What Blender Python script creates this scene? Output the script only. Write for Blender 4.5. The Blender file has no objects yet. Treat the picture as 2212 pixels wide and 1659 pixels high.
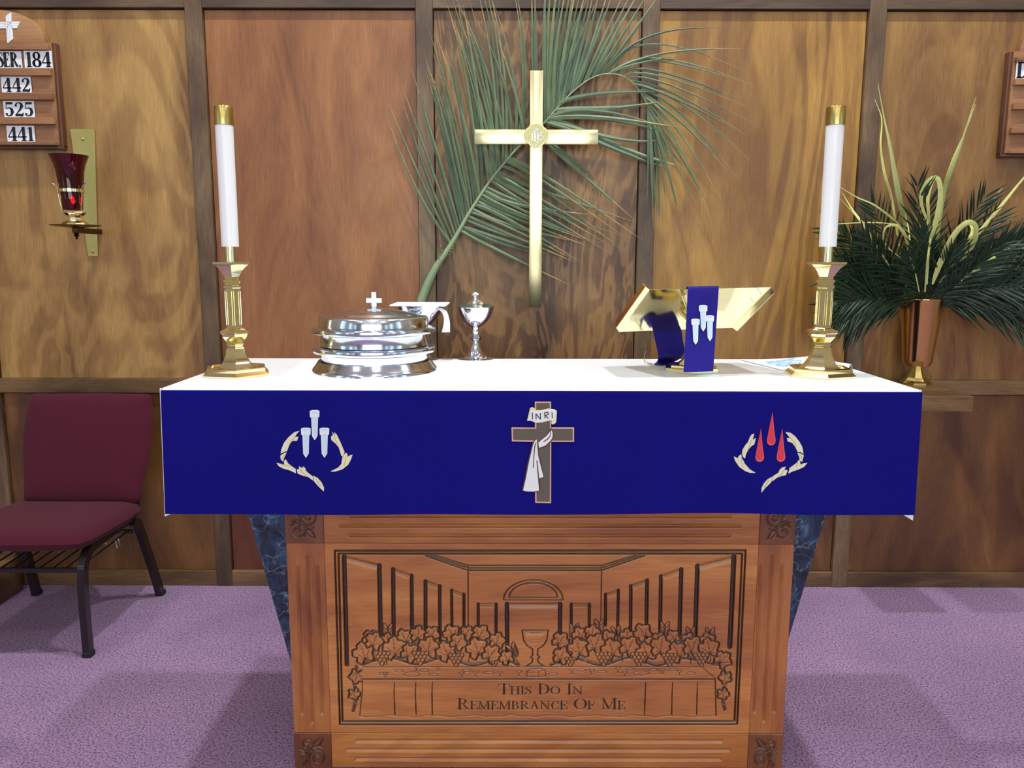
import bpy, bmesh, math, random
import numpy as np
from math import sin, cos, pi, radians, sqrt, atan2
from mathutils import Matrix, Vector

SC = bpy.context.scene
COL = SC.collection
# ------------------------------------------------------------------ camera
W, H, F = 2212., 1659., 1715.
HC = 1.36
PITCH, YAW, ROLL = 8.77, 0.0, 0.14
cam_d = bpy.data.cameras.new('camera')
cam_d.sensor_width = 36.0
cam_d.lens = F / W * 36.0
cam_d.clip_start = 0.05
cam = bpy.data.objects.new('camera', cam_d)
COL.objects.link(cam)
RM = (Matrix.Rotation(radians(YAW), 3, 'Z') @ Matrix.Rotation(radians(90 - PITCH), 3, 'X') @ Matrix.Rotation(radians(ROLL), 3, 'Z'))
cam.matrix_world = Matrix.Translation((0, 0, HC)) @ RM.to_4x4()
SC.camera = cam
SC.view_settings.view_transform = 'Standard'
SC.view_settings.look = 'None'
SC.view_settings.gamma = 1
SC.view_settings.use_curve_mapping = False
SC.view_settings.exposure = -0.08
RN = np.array(RM)
# room
YW, YP, YA = 3.205, 1.97, 1.80        # wall face, carved front face, front edge of the altar top
AT = 1.070                            # altar top height
XL, XR, YB, ZC = -4.6, 4.7, -7.0, 5.25
# ------------------------------------------------------------------ world and lights
world = bpy.data.worlds.new('world')
SC.world = world
world.use_nodes = True
world.node_tree.nodes['Background'].inputs[0].default_value = (0.85, 0.9, 1.0, 1)
world.node_tree.nodes['Background'].inputs[1].default_value = 0.05
LAMP_W = 54.0
LAMPS_FRONT = [(-2.35, 2.0), (-0.5, 2.0), (1.33, 2.0), (3.15, 2.0)]
LAMPS_BACK = [(-2.4, -0.4), (0.2, -0.4), (2.8, -0.4), (-2.4, -3.4), (0.2, -3.4), (2.8, -3.4)]
WINDOW_GLOW = 2.0
BACK_GLOW = 4.5


def area(name, loc, energy, size, color=(0.95, 1.0, 0.985)):
    d = bpy.data.lights.new(name, 'AREA')
    d.shape = 'DISK'
    d.size = size
    d.energy = energy
    d.color = color
    o = bpy.data.objects.new(name, d)
    COL.objects.link(o)
    o.location = loc
    return o


for (x, y) in LAMPS_FRONT:
    area('downlight', (x, y, ZC - 0.06), LAMP_W * (1.75 if abs(x) < 2 else 0.32), 0.16)
for (x, y) in LAMPS_BACK:  # rear rows: unseen fill lamps added to brighten the front faces
    area('downlight', (x, y, ZC - 0.06), LAMP_W * 0.16, 0.5)


# ------------------------------------------------------------------ pixel -> place in the room
def ray(px, py):
    return RN @ np.array([(px - W / 2) / F, -(py - H / 2) / F, -1.0])


def aY(px, py, Y=YW):
    d = ray(px, py)
    t = Y / d[1]
    return Vector((d[0] * t, Y, HC + d[2] * t))


def aZ(px, py, Z):
    d = ray(px, py)
    t = (Z - HC) / d[2]
    return Vector((d[0] * t, d[1] * t, Z))


def depth(Y, Z):
    return Y * cos(radians(PITCH)) + (HC - Z) * sin(radians(PITCH))


def project(X, Y, Z):          # arrays -> pixel coordinates of the 2212 x 1659 frame
    P = np.stack([X, Y, Z - HC], -1) @ RN
    return W / 2 + F * P[..., 0] / -P[..., 2], H / 2 - F * P[..., 1] / -P[..., 2]


def srgb(r, g, b):
    f = lambda c: (c / 12.92 if c <= .04045 else ((c + .055) / 1.055) ** 2.4)
    return (f(r / 255), f(g / 255), f(b / 255), 1)


# ------------------------------------------------------------------ materials
def new_mat(name):
    m = bpy.data.materials.new(name)
    m.use_nodes = True
    nt = m.node_tree
    return m, nt, nt.nodes['Principled BSDF']


def N(nt, t, **kw):
    n = nt.nodes.new(t)
    for k, v in kw.items():
        setattr(n, k, v)
    return n


def setin(n, **kw):
    for k, v in kw.items():
        n.inputs[k.replace('_', ' ')].default_value = v


def coords(nt, scale=(1, 1, 1), rot=(0, 0, 0), rnd=True):
    tc = N(nt, 'ShaderNodeTexCoord')
    mp = N(nt, 'ShaderNodeMapping')
    mp.inputs['Scale'].default_value = scale
    mp.inputs['Rotation'].default_value = rot
    nt.links.new(tc.outputs['Object'], mp.inputs['Vector'])
    if rnd:
        oi = N(nt, 'ShaderNodeObjectInfo')
        mu = N(nt, 'ShaderNodeMath', operation='MULTIPLY')
        mu.inputs[1].default_value = 53.0
        nt.links.new(oi.outputs['Random'], mu.inputs[0])
        cb = N(nt, 'ShaderNodeCombineXYZ')
        nt.links.new(mu.outputs[0], cb.inputs[0])
        nt.links.new(mu.outputs[0], cb.inputs[2])
        nt.links.new(cb.outputs[0], mp.inputs['Location'])
    return mp.outputs['Vector']


def noise(nt, vec, scale, detail=4, rough=.55, dist=0.0):
    n = N(nt, 'ShaderNodeTexNoise')
    nt.links.new(vec, n.inputs['Vector'])
    setin(n, Scale=scale, Detail=detail, Roughness=rough, Distortion=dist)
    return n.outputs['Fac']


def ramp(nt, fac, stops):
    r = N(nt, 'ShaderNodeValToRGB')
    e = r.color_ramp.elements
    while len(e) < len(stops):
        e.new(0.5)
    for i, (p, c) in enumerate(stops):
        e[i].position = p
        e[i].color = c
    nt.links.new(fac, r.inputs['Fac'])
    return r.outputs['Color']


def mix(nt, fac, a, b, blend='MIX'):
    m = N(nt, 'ShaderNodeMix', data_type='RGBA', blend_type=blend)
    for sock, v in ((m.inputs[0], fac), (m.inputs[6], a), (m.inputs[7], b)):
        if hasattr(v, 'is_output') or isinstance(v, bpy.types.NodeSocket):
            nt.links.new(v, sock)
        else:
            sock.default_value = v
    return m.outputs[2]


def bump(nt, bs, fac, strength, dist=.002):
    b = N(nt, 'ShaderNodeBump')
    setin(b, Strength=strength, Distance=dist)
    nt.links.new(fac, b.inputs['Height'])
    nt.links.new(b.outputs[0], bs.inputs['Normal'])


def plain(name, col, rough=.5, metal=0., coat=0., noise_amt=.0, nscale=30, bump_s=0., bscale=200, **kw):
    m, nt, bs = new_mat(name)
    setin(bs, Roughness=rough, Metallic=metal, Coat_Weight=coat)
    for k, v in kw.items():
        bs.inputs[k.replace('_', ' ')].default_value = v
    v = coords(nt, rnd=False)
    n = noise(nt, v, nscale, 3)
    dk = tuple(c * (1 - noise_amt) for c in col[:3]) + (1,)
    lt = tuple(min(1, c * (1 + noise_amt)) for c in col[:3]) + (1,)
    nt.links.new(ramp(nt, n, [(.3, dk), (.7, lt)]), bs.inputs['Base Color'])
    if bump_s:
        bump(nt, bs, noise(nt, v, bscale, 2), bump_s)
    return m


def veneer(name, light, midc, dark, swirl=1.0, blotch=.5, rough=.45, axis='z', figure=2.2, fine=.14, sharp=.5):
    """stained birch veneer: cathedral figure, cloudy blotches, fine pores along the grain"""
    m, nt, bs = new_mat(name)
    st = (1.0, 1.0, .28) if axis == 'z' else (.22, 1.0, 1.0)
    v = coords(nt, st)
    fig = noise(nt, v, figure, 3, .5, 1.2 * swirl)
    # growth rings folded out of the smooth field
    ml = N(nt, 'ShaderNodeMath', operation='MULTIPLY'); ml.inputs[1].default_value = 46.
    nt.links.new(fig, ml.inputs[0])
    sn = N(nt, 'ShaderNodeMath', operation='SINE'); nt.links.new(ml.outputs[0], sn.inputs[0])
    mr = N(nt, 'ShaderNodeMapRange'); setin(mr, From_Min=-1., From_Max=1.); nt.links.new(sn.outputs[0], mr.inputs['Value'])
    cl = noise(nt, v, 4.5, 5, .62, .6)
    base = ramp(nt, cl, [(.5 - .28 * sharp, dark), (.5, midc), (.5 + .26 * sharp, light)])
    c1 = mix(nt, blotch * .42, base, ramp(nt, mr.outputs['Result'], [(.25, dark), (.8, light)]))
    st2 = (60., 60., 2.2) if axis == 'z' else (2.2, 60., 60.)
    v2 = coords(nt, st2)
    fi = noise(nt, v2, 5.0, 3, .6)
    g = ramp(nt, fi, [(.3, (1 - fine * 2, 1 - fine * 2.1, 1 - fine * 2.2, 1)), (.65, (1 + fine * .3, 1 + fine * .3, 1 + fine * .3, 1))])
    c2 = mix(nt, 1.0, c1, g, 'MULTIPLY')
    nt.links.new(c2, bs.inputs['Base Color'])
    setin(bs, Roughness=rough, Coat_Weight=.12, Coat_Roughness=.25)
    bump(nt, bs, fi, .12, .0008)
    return m


MT = {}
MT['birch'] = veneer('veneer_birch', srgb(186, 145, 84), srgb(158, 117, 65), srgb(121, 82, 46), 1.2, .8)
MT['red'] = veneer('veneer_red', srgb(169, 114, 68), srgb(149, 94, 54), srgb(118, 68, 39), .5, .35, figure=1.3)
MT['mottled'] = veneer('veneer_mottled', srgb(168, 126, 76), srgb(122, 84, 50), srgb(66, 42, 28), 2.4, .9, sharp=.6, figure=3.)
MT['honey'] = veneer('veneer_honey', srgb(188, 142, 66), srgb(163, 117, 53), srgb(125, 83, 38), .9, 1.0)
MT['amber'] = veneer('veneer_amber', srgb(162, 121, 65), srgb(137, 96, 50), srgb(105, 64, 35), 1.4, .7)
MT['lower'] = veneer('veneer_lower', srgb(132, 90, 46), srgb(108, 70, 34), srgb(80, 46, 22), .8, .6)  # shade of the lower wall put into a darker veneer
MT['lower_red'] = veneer('veneer_lower_red', srgb(130, 74, 42), srgb(110, 56, 32), srgb(88, 42, 24), .5, .4)  # darker copy of the red veneer, lower wall shade in its colour
MT['stile'] = veneer('stile_wood', srgb(132, 106, 76), srgb(100, 76, 54), srgb(66, 46, 36), .8, .4, fine=.2)
MT['rail'] = veneer('rail_wood', srgb(140, 108, 70), srgb(114, 84, 52), srgb(76, 54, 34), .8, .4, axis='x', fine=.2)
MT['toprail'] = veneer('top_rail_wood', srgb(112, 88, 66), srgb(88, 66, 50), srgb(62, 44, 34), .8, .4, axis='x', fine=.2)
MT['groove'] = plain('dark_gap', srgb(46, 30, 20), .7)
MT['brass'] = plain('polished_brass', srgb(252, 242, 190), .09, 1.0, noise_amt=.03)
MT['brass_cross'] = plain('polished_cross_brass', srgb(250, 240, 190), .24, 1.0, noise_amt=.02)
MT['brass_old'] = plain('dull_brass', srgb(206, 184, 112), .28, 1.0, noise_amt=.05, bump_s=.05, bscale=60)
MT['brass_dark'] = plain('dark_brass', srgb(96, 66, 34), .3, 1.0, noise_amt=.1)
MT['copper'] = plain('copper_brass', srgb(226, 182, 114), .1, 1.0, noise_amt=.0)
MT['silver'] = plain('polished_silver', srgb(232, 236, 246), .09, 1.0, noise_amt=.02)
MT['alu'] = plain('polished_aluminium', srgb(222, 230, 244), .14, 1.0, noise_amt=.03)
MT['brush'] = plain('brushed_silver', srgb(214, 232, 240), .35, 1.0)
MT['linen'] = plain('white_linen', srgb(238, 241, 248), .45, coat=.35, noise_amt=.01, nscale=8, bump_s=.04, bscale=700, Coat_Roughness=.12)
MT['cotton'] = plain('white_cotton', srgb(250, 250, 252), .8, noise_amt=.005, bump_s=.08, bscale=600)
MT['paper'] = plain('white_paper', srgb(244, 246, 252), .6)
MT['candle'] = plain('white_candle', srgb(250, 251, 253), .35, coat=.3)
MT['burgundy'] = plain('burgundy_fabric', srgb(76, 21, 39), .95, noise_amt=.10, nscale=420, bump_s=.25, bscale=900, Sheen_Weight=.06, Specular_IOR_Level=.2)
MT['chair_metal'] = plain('black_brown_metal', srgb(34, 26, 28), .28, .35, coat=.4)
MT['rubber'] = plain('black_rubber', srgb(22, 20, 22), .7)
MT['ink'] = plain('black_ink', srgb(22, 24, 30), .5)
MT['card'] = plain('white_card', srgb(232, 234, 244), .5)
MT['white_paint'] = plain('white_decal', srgb(240, 242, 250), .5)
MT['board'] = veneer('board_wood', srgb(178, 130, 88), srgb(156, 108, 70), srgb(128, 84, 54), .6, .5, axis='x')
MT['board_edge'] = veneer('board_edge_wood', srgb(110, 68, 46), srgb(92, 54, 36), srgb(70, 40, 28), .4, .2)
MT['palm'] = plain('palm_green', srgb(98, 118, 92), .5, noise_amt=.18, nscale=14)
MT['palm_dry'] = plain('palm_dry_tip', srgb(150, 130, 92), .6, noise_amt=.15, nscale=20)
MT['stem'] = plain('palm_stem', srgb(142, 166, 128), .5, noise_amt=.12, nscale=12)
MT['fern'] = plain('dark_fern', srgb(30, 56, 36), .32, noise_amt=.3, nscale=18)
MT['spear'] = plain('spear_leaf', srgb(206, 208, 128), .5, noise_amt=.12, nscale=14)
MT['wire'] = plain('thin_wire_green', srgb(60, 66, 50), .6)

for key in ('palm', 'fern', 'spear', 'palm_dry'):
    nt = MT[key].node_tree
    bs = nt.nodes['Principled BSDF']
    src = bs.inputs['Base Color'].links[0].from_socket
    oi = N(nt, 'ShaderNodeObjectInfo')
    nt.links.new(mix(nt, 1., src, ramp(nt, oi.outputs['Random'], [(.0, (.55, .60, .62, 1)), (.5, (.9, .92, .9, 1)), (1., (1.25, 1.2, 1.05, 1))]), 'MULTIPLY'), bs.inputs['Base Color'])

# carpet
m, nt, bs = new_mat('purple_carpet')
v = coords(nt, rnd=False)
n1 = noise(nt, v, 150., 3, .8)
n2 = noise(nt, v, 1.6, 4, .6)
c1 = ramp(nt, n1, [(.38, srgb(70, 50, 78)), (.46, srgb(146, 114, 152)), (.66, srgb(192, 160, 200))])
c2 = ramp(nt, n2, [(.35, (.76, .74, .78, 1)), (.62, (1, 1, 1, 1))])
nt.links.new(mix(nt, 1., c1, c2, 'MULTIPLY'), bs.inputs['Base Color'])
setin(bs, Roughness=.95, Sheen_Weight=.08)
bump(nt, bs, n1, .6, .004)
MT['carpet'] = m

# blue frontal cloth and purple stole
for key, c in (('blue', srgb(16, 13, 124)), ('purple', srgb(44, 36, 138))):
    m, nt, bs = new_mat(key + '_cloth')
    v = coords(nt, rnd=False)
    n1 = noise(nt, v, 500., 2, .7)
    n2 = noise(nt, v, 3., 3, .5)
    a = tuple(x * .86 for x in c[:3]) + (1,)
    b_ = tuple(min(1, x * 1.1 + .002) for x in c[:3]) + (1,)
    c1 = ramp(nt, n1, [(.3, a), (.7, b_)])
    c2 = ramp(nt, n2, [(.3, (.86, .86, .86, 1)), (.7, (1, 1, 1, 1))])
    nt.links.new(mix(nt, 1., c1, c2, 'MULTIPLY'), bs.inputs['Base Color'])
    setin(bs, Roughness=.85, Specular_IOR_Level=.12)
    bump(nt, bs, n1, .15, .0006)
    MT[key] = m

# dark blue veined marble
m, nt, bs = new_mat('dark_blue_marble')
v = coords(nt, rnd=False)
n1 = noise(nt, v, 15., 7, .75, 1.2)
vo = N(nt, 'ShaderNodeTexVoronoi', feature='DISTANCE_TO_EDGE')
wv = N(nt, 'ShaderNodeVectorMath', operation='ADD')
nn = N(nt, 'ShaderNodeTexNoise'); setin(nn, Scale=9., Detail=5.); nt.links.new(v, nn.inputs['Vector'])
sc = N(nt, 'ShaderNodeVectorMath', operation='SCALE'); sc.inputs['Scale'].default_value = .22
nt.links.new(nn.outputs['Color'], sc.inputs[0])
nt.links.new(v, wv.inputs[0]); nt.links.new(sc.outputs[0], wv.inputs[1])
nt.links.new(wv.outputs[0], vo.inputs['Vector']); setin(vo, Scale=14.)
c1 = ramp(nt, n1, [(.38, srgb(10, 20, 34)), (.50, srgb(28, 50, 76)), (.60, srgb(56, 86, 118)), (.72, srgb(140, 168, 196))])
vein = ramp(nt, vo.outputs['Distance'], [(.0, (.9, .9, .9, 1)), (.012, (.2, .2, .2, 1)), (.03, (0, 0, 0, 1))])
msk = N(nt, 'ShaderNodeMath', operation='MULTIPLY'); nt.links.new(vein, msk.inputs[0]); nt.links.new(noise(nt, v, 5., 3), msk.inputs[1])
nt.links.new(mix(nt, msk.outputs[0], c1, srgb(176, 196, 216)), bs.inputs['Base Color'])
setin(bs, Roughness=.3, Coat_Weight=.3)
MT['marble'] = m


# carved maple with dark glaze and recess shade coloured into the cuts (attribute 'stain')
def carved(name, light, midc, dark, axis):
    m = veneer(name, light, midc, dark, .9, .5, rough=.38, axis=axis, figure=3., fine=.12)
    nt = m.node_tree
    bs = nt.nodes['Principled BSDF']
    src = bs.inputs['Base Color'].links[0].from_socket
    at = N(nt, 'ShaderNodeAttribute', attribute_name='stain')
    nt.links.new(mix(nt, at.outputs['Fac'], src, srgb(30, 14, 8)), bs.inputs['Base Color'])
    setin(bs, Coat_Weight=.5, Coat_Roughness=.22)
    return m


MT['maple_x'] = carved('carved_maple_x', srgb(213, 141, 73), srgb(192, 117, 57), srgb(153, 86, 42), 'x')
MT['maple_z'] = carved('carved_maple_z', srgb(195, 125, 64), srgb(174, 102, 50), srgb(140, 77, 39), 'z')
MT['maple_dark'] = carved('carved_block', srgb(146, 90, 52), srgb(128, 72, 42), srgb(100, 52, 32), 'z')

# embroidered appliques
MT['e_ice'] = plain('embroidery_ice_blue', srgb(208, 232, 252), .6, noise_amt=.08, nscale=400)
MT['e_white'] = plain('embroidery_white', srgb(240, 242, 244), .6)
MT['e_cream'] = plain('embroidery_cream', srgb(238, 232, 196), .6, noise_amt=.05, nscale=300)
MT['e_tan'] = plain('embroidery_tan', srgb(190, 180, 124), .6)
MT['e_grey'] = plain('embroidery_grey_brown', srgb(104, 94, 84), .8, noise_amt=.12, nscale=700)
MT['e_peach'] = plain('embroidery_peach', srgb(232, 178, 152), .6)
MT['e_brown'] = plain('embroidery_brown', srgb(92, 50, 34), .6)
MT['e_red'] = plain('embroidery_red', srgb(224, 58, 74), .6, noise_amt=.08, nscale=300)
MT['e_pink'] = plain('embroidery_pink', srgb(250, 96, 108), .6)

# red glass, bulb, lights
m, nt, bs = new_mat('ruby_glass')
setin(bs, Base_Color=(.30, .0, .02, 1), Roughness=.03, Transmission_Weight=1., IOR=1.45, Coat_Weight=.3)
MT['ruby'] = m


def emit(name, col, s):
    m, nt, bs = new_mat(name)
    setin(bs, Base_Color=(0, 0, 0, 1), Emission_Color=col, Emission_Strength=s)
    return m


MT['bulb'] = emit('glowing_red_bulb', (1., .06, .04, 1), 14.)
MT['lamp'] = emit('lit_lamp_lens', (1., .97, .92, 1), 18.)
MT['day'] = emit('daylit_window_glass', (.86, .94, 1., 1), WINDOW_GLOW)
MT['day_back'] = emit('daylit_entrance_glass', (.93, 1., .98, 1), BACK_GLOW)
MT['blue_day'] = emit('daylit_blue_glass', (.30, .66, 1., 1), WINDOW_GLOW)
MT['plaster'] = plain('cream_plaster', srgb(158, 148, 128), .8, noise_amt=.03)
MT['ceiling'] = plain('white_ceiling', srgb(236, 234, 226), .9, noise_amt=.02)


# ------------------------------------------------------------------ object helpers
ORG = {}


def tag(o, label=None, cat=None, group=None, kind=None):
    if label: o['label'] = label
    if cat: o['category'] = cat
    if group: o['group'] = group
    if kind: o['kind'] = kind
    return o


def root(name, loc, label, cat, group=None, kind=None):
    o = bpy.data.objects.new(name, None)
    COL.objects.link(o)
    o.location = loc
    o.empty_display_size = .05
    ORG[o.name] = Vector(loc)
    return tag(o, label, cat, group, kind)


def link_mesh(name, me, mat, parent=None, origin=None, mats=None):
    o = bpy.data.objects.new(name, me)
    COL.objects.link(o)
    if mats:
        for mm in mats: me.materials.append(mm)
    else:
        me.materials.append(mat)
    if parent is not None:
        o.parent = parent
        ORG[o.name] = ORG[parent.name]
    else:
        o.location = origin
        ORG[o.name] = Vector(origin)
    return o


class B:
    def __init__(s):
        s.v = []
        s.f = []
        s.mi = []

    def add(s, vs, fs, mi=0):
        k = len(s.v)
        s.v += [tuple(p) for p in vs]
        s.f += [tuple(i + k for i in f) for f in fs]
        s.mi += [mi] * len(fs)
        return s

    def box(s, x0, x1, y0, y1, z0, z1, mi=0):
        vs = [(x, y, z) for z in (z0, z1) for y in (y0, y1) for x in (x0, x1)]
        return s.add(vs, [(0, 2, 3, 1), (4, 5, 7, 6), (0, 1, 5, 4), (2, 6, 7, 3), (0, 4, 6, 2), (1, 3, 7, 5)], mi)

    def hexa(s, a, b, mi=0):
        """solid between two quads a (4 pts) and b (4 pts)"""
        return s.add(list(a) + list(b), [(3, 2, 1, 0), (4, 5, 6, 7), (0, 1, 5, 4), (1, 2, 6, 5), (2, 3, 7, 6), (3, 0, 4, 7)], mi)

    def lathe(s, prof, c, n=48, phase=0, cap=True, sx=1, sy=1, mi=0):
        """prof: (r, z) from bottom to top"""
        vs, fs = [], []
        for r, z in prof:
            for i in range(n):
                a = phase + 2 * pi * i / n
                vs.append((c[0] + r * cos(a) * sx, c[1] + r * sin(a) * sy, z))
        for j in range(len(prof) - 1):
            for i in range(n):
                i2 = (i + 1) % n
                fs.append((j * n + i, j * n + i2, (j + 1) * n + i2, (j + 1) * n + i))
        if cap:
            fs.append(tuple(range(n - 1, -1, -1)))
            fs.append(tuple((len(prof) - 1) * n + i for i in range(n)))
        return s.add(vs, fs, mi)

    def tube(s, pts, r, n=8, cap=True, mi=0, flat=None, up=None):
        """swept tube; r a number or a list; flat=(w,h) rectangular section"""
        pts = [Vector(p) for p in pts]
        vs, fs = [], []
        ref = Vector(up) if up else Vector((0, 0, 1))
        m_ = len(pts)
        for k, p in enumerate(pts):
            t = (pts[min(k + 1, m_ - 1)] - pts[max(k - 1, 0)]).normalized()
            u = t.cross(ref)
            if u.length < 1e-3: u = t.cross(Vector((0, 1, 0)))
            u.normalize()
            w = u.cross(t).normalized()
            rr = r[k] if isinstance(r, (list, tuple)) else r
            if flat:
                for a, b_ in ((-1, -1), (1, -1), (1, 1), (-1, 1)):
                    vs.append(p + u * (a * flat[0] / 2) + w * (b_ * flat[1] / 2))
            else:
                for i in range(n):
                    a = 2 * pi * i / n
                    vs.append(p + u * (rr * cos(a)) + w * (rr * sin(a)))
        nn_ = 4 if flat else n
        for k in range(m_ - 1):
            for i in range(nn_):
                i2 = (i + 1) % nn_
                fs.append((k * nn_ + i, (k + 1) * nn_ + i, (k + 1) * nn_ + i2, k * nn_ + i2))
        if cap:
            fs.append(tuple(range(nn_)))
            fs.append(tuple((m_ - 1) * nn_ + i for i in range(nn_ - 1, -1, -1)))
        return s.add(vs, fs, mi)

    def ball(s, c, r, n=12, m_=8, sz=1, mi=0):
        prof = [(max(1e-5, r * sin(pi * j / m_)), c[2] - r * sz * cos(pi * j / m_)) for j in range(m_ + 1)]
        return s.lathe(prof, c, n, mi=mi)

    def prism(s, poly, y0, y1, mi=0):
        """poly: list of (x,z) extruded from y0 (front) to y1"""
        n = len(poly)
        ar = sum(poly[i][0] * poly[(i + 1) % n][1] - poly[(i + 1) % n][0] * poly[i][1] for i in range(n))
        if ar < 0: poly = poly[::-1]
        vs = [(x, y0, z) for x, z in poly] + [(x, y1, z) for x, z in poly]
        fs = [tuple(range(n)), tuple(range(2 * n - 1, n - 1, -1))]
        fs += [((i + 1) % n, i, n + i, n + (i + 1) % n) for i in range(n)]
        return s.add(vs, fs, mi)

    def slab(s, poly, z0, z1, mi=0):
        n = len(poly)
        ar = sum(poly[i][0] * poly[(i + 1) % n][1] - poly[(i + 1) % n][0] * poly[i][1] for i in range(n))
        if ar < 0: poly = poly[::-1]
        vs = [(x, y, z0) for x, y in poly] + [(x, y, z1) for x, y in poly]
        fs = [tuple(range(n - 1, -1, -1)), tuple(range(n, 2 * n))]
        fs += [(i, (i + 1) % n, n + (i + 1) % n, n + i) for i in range(n)]
        return s.add(vs, fs, mi)

    def build(s, name, mat, parent=None, origin=None, smooth=35, bevel=0, seg=2, mats=None, flat=False):
        if parent is not None: org = ORG[parent.name]
        else: org = Vector(origin) if origin is not None else Vector((0, 0, 0))
        me = bpy.data.meshes.new(name)
        me.from_pydata([(a - org.x, b_ - org.y, c - org.z) for a, b_, c in s.v], [], s.f)
        if mats: me.polygons.foreach_set('material_index', s.mi)
        me.validate()
        if bevel:
            bm = bmesh.new(); bm.from_mesh(me)
            bmesh.ops.remove_doubles(bm, verts=bm.verts, dist=1e-6)
            es = [e for e in bm.edges if len(e.link_faces) == 2 and e.calc_face_angle(0) > radians(28)]
            bmesh.ops.bevel(bm, geom=es, offset=bevel, segments=seg, profile=.5, affect='EDGES', clamp_overlap=True)
            bm.to_mesh(me); bm.free()
        if not flat:
            me.polygons.foreach_set('use_smooth', [True] * len(me.polygons))
            me.set_sharp_from_angle(angle=radians(smooth))
        me.update()
        return link_mesh(name, me, mat, parent, org, mats)


def grid_sheet(name, P, thick, mat, parent=None, origin=None, axis=(0, 0, 1)):
    """P[i][j] world points; a cloth-like sheet with thickness"""
    ni, nj = len(P), len(P[0])
    b = B()
    ax = Vector(axis) * thick
    vs = [tuple(P[i][j]) for i in range(ni) for j in range(nj)]
    vs2 = [tuple(Vector(p) - ax) for p in vs]
    k = ni * nj
    fs = []
    for i in range(ni - 1):
        for j in range(nj - 1):
            a, b_, c, d = i * nj + j, i * nj + j + 1, (i + 1) * nj + j + 1, (i + 1) * nj + j
            fs.append((a, b_, c, d)); fs.append((k + a, k + d, k + c, k + b_))
    rim = [j for j in range(nj)] + [i * nj + nj - 1 for i in range(1, ni)] + [(ni - 1) * nj + j for j in range(nj - 2, -1, -1)] + [i * nj for i in range(ni - 2, 0, -1)]
    for q in range(len(rim)):
        a, c = rim[q], rim[(q + 1) % len(rim)]
        fs.append((a, k + a, k + c, c))
    b.add(vs + vs2, fs)
    return b.build(name, mat, parent, origin, smooth=60)


def pillow(b, outline, c, ax, ay, an, t_front, t_back, power=5, rings=(.0, .4, .65, .8, .9, .96, 1.0)):
    """puffy cushion: outline in 2-D (u,v), ax/ay the in-plane axes, an the normal (Vectors)"""
    n = len(outline)
    for sgn, t in ((1, t_front), (-1, t_back)):
        vs, fs = [], []
        cu = sum(p[0] for p in outline) / n; cv = sum(p[1] for p in outline) / n
        for r in rings:
            h = t * (1 - r ** power) ** .5
            for (u, v_) in outline:
                uu, vv = cu + (u - cu) * r, cv + (v_ - cv) * r
                vs.append(c + ax * uu + ay * vv + an * (h * sgn))
        for k in range(len(rings) - 1):
            for i in range(n):
                i2 = (i + 1) % n
                q = (k * n + i, k * n + i2, (k + 1) * n + i2, (k + 1) * n + i)
                fs.append(q if sgn < 0 else q[::-1])
        b.add(vs, fs)
    return b


def smooth_line(pts, n=24, closed=False):
    """Catmull-Rom through the points (tuples of any length)"""
    P = [np.array(p, float) for p in pts]
    out = []
    m_ = len(P)
    segs = m_ if closed else m_ - 1
    for k in range(segs):
        g = (lambda i: P[i % m_]) if closed else (lambda i: P[min(max(i, 0), m_ - 1)])
        p0, p1, p2, p3 = g(k - 1), g(k), g(k + 1), g(k + 2)
        q = max(2, n // segs)
        for i in range(q):
            t = i / q
            out.append(.5 * ((2 * p1) + (-p0 + p2) * t + (2 * p0 - 5 * p1 + 4 * p2 - p3) * t * t + (-p0 + 3 * p1 - 3 * p2 + p3) * t ** 3))
    if not closed: out.append(P[-1])
    return out


# ------------------------------------------------------------------ serif lettering as tapered strokes (x, y, width), cap height 1
T_, t_ = .17, .06


def serif(x, y, w=.30): return [(x - w / 2, y, .05), (x + w / 2, y, .05)]
def stem(x, a=0., b_=1., w=T_): return [[(x, a, w), (x, b_, w)]]
def fstem(x, w=T_): return stem(x, 0, 1, w) + [serif(x, .025), serif(x, .975)]


def oval(cx, cy, rx, ry, thick=T_, thin=t_, a0=0, a1=360, n=20):
    return [[(cx + rx * cos(radians(a0 + (a1 - a0) * i / n)), cy + ry * sin(radians(a0 + (a1 - a0) * i / n)),
              thin + (thick - thin) * abs(cos(radians(a0 + (a1 - a0) * i / n))) ** 1.5) for i in range(n + 1)]]


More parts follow.
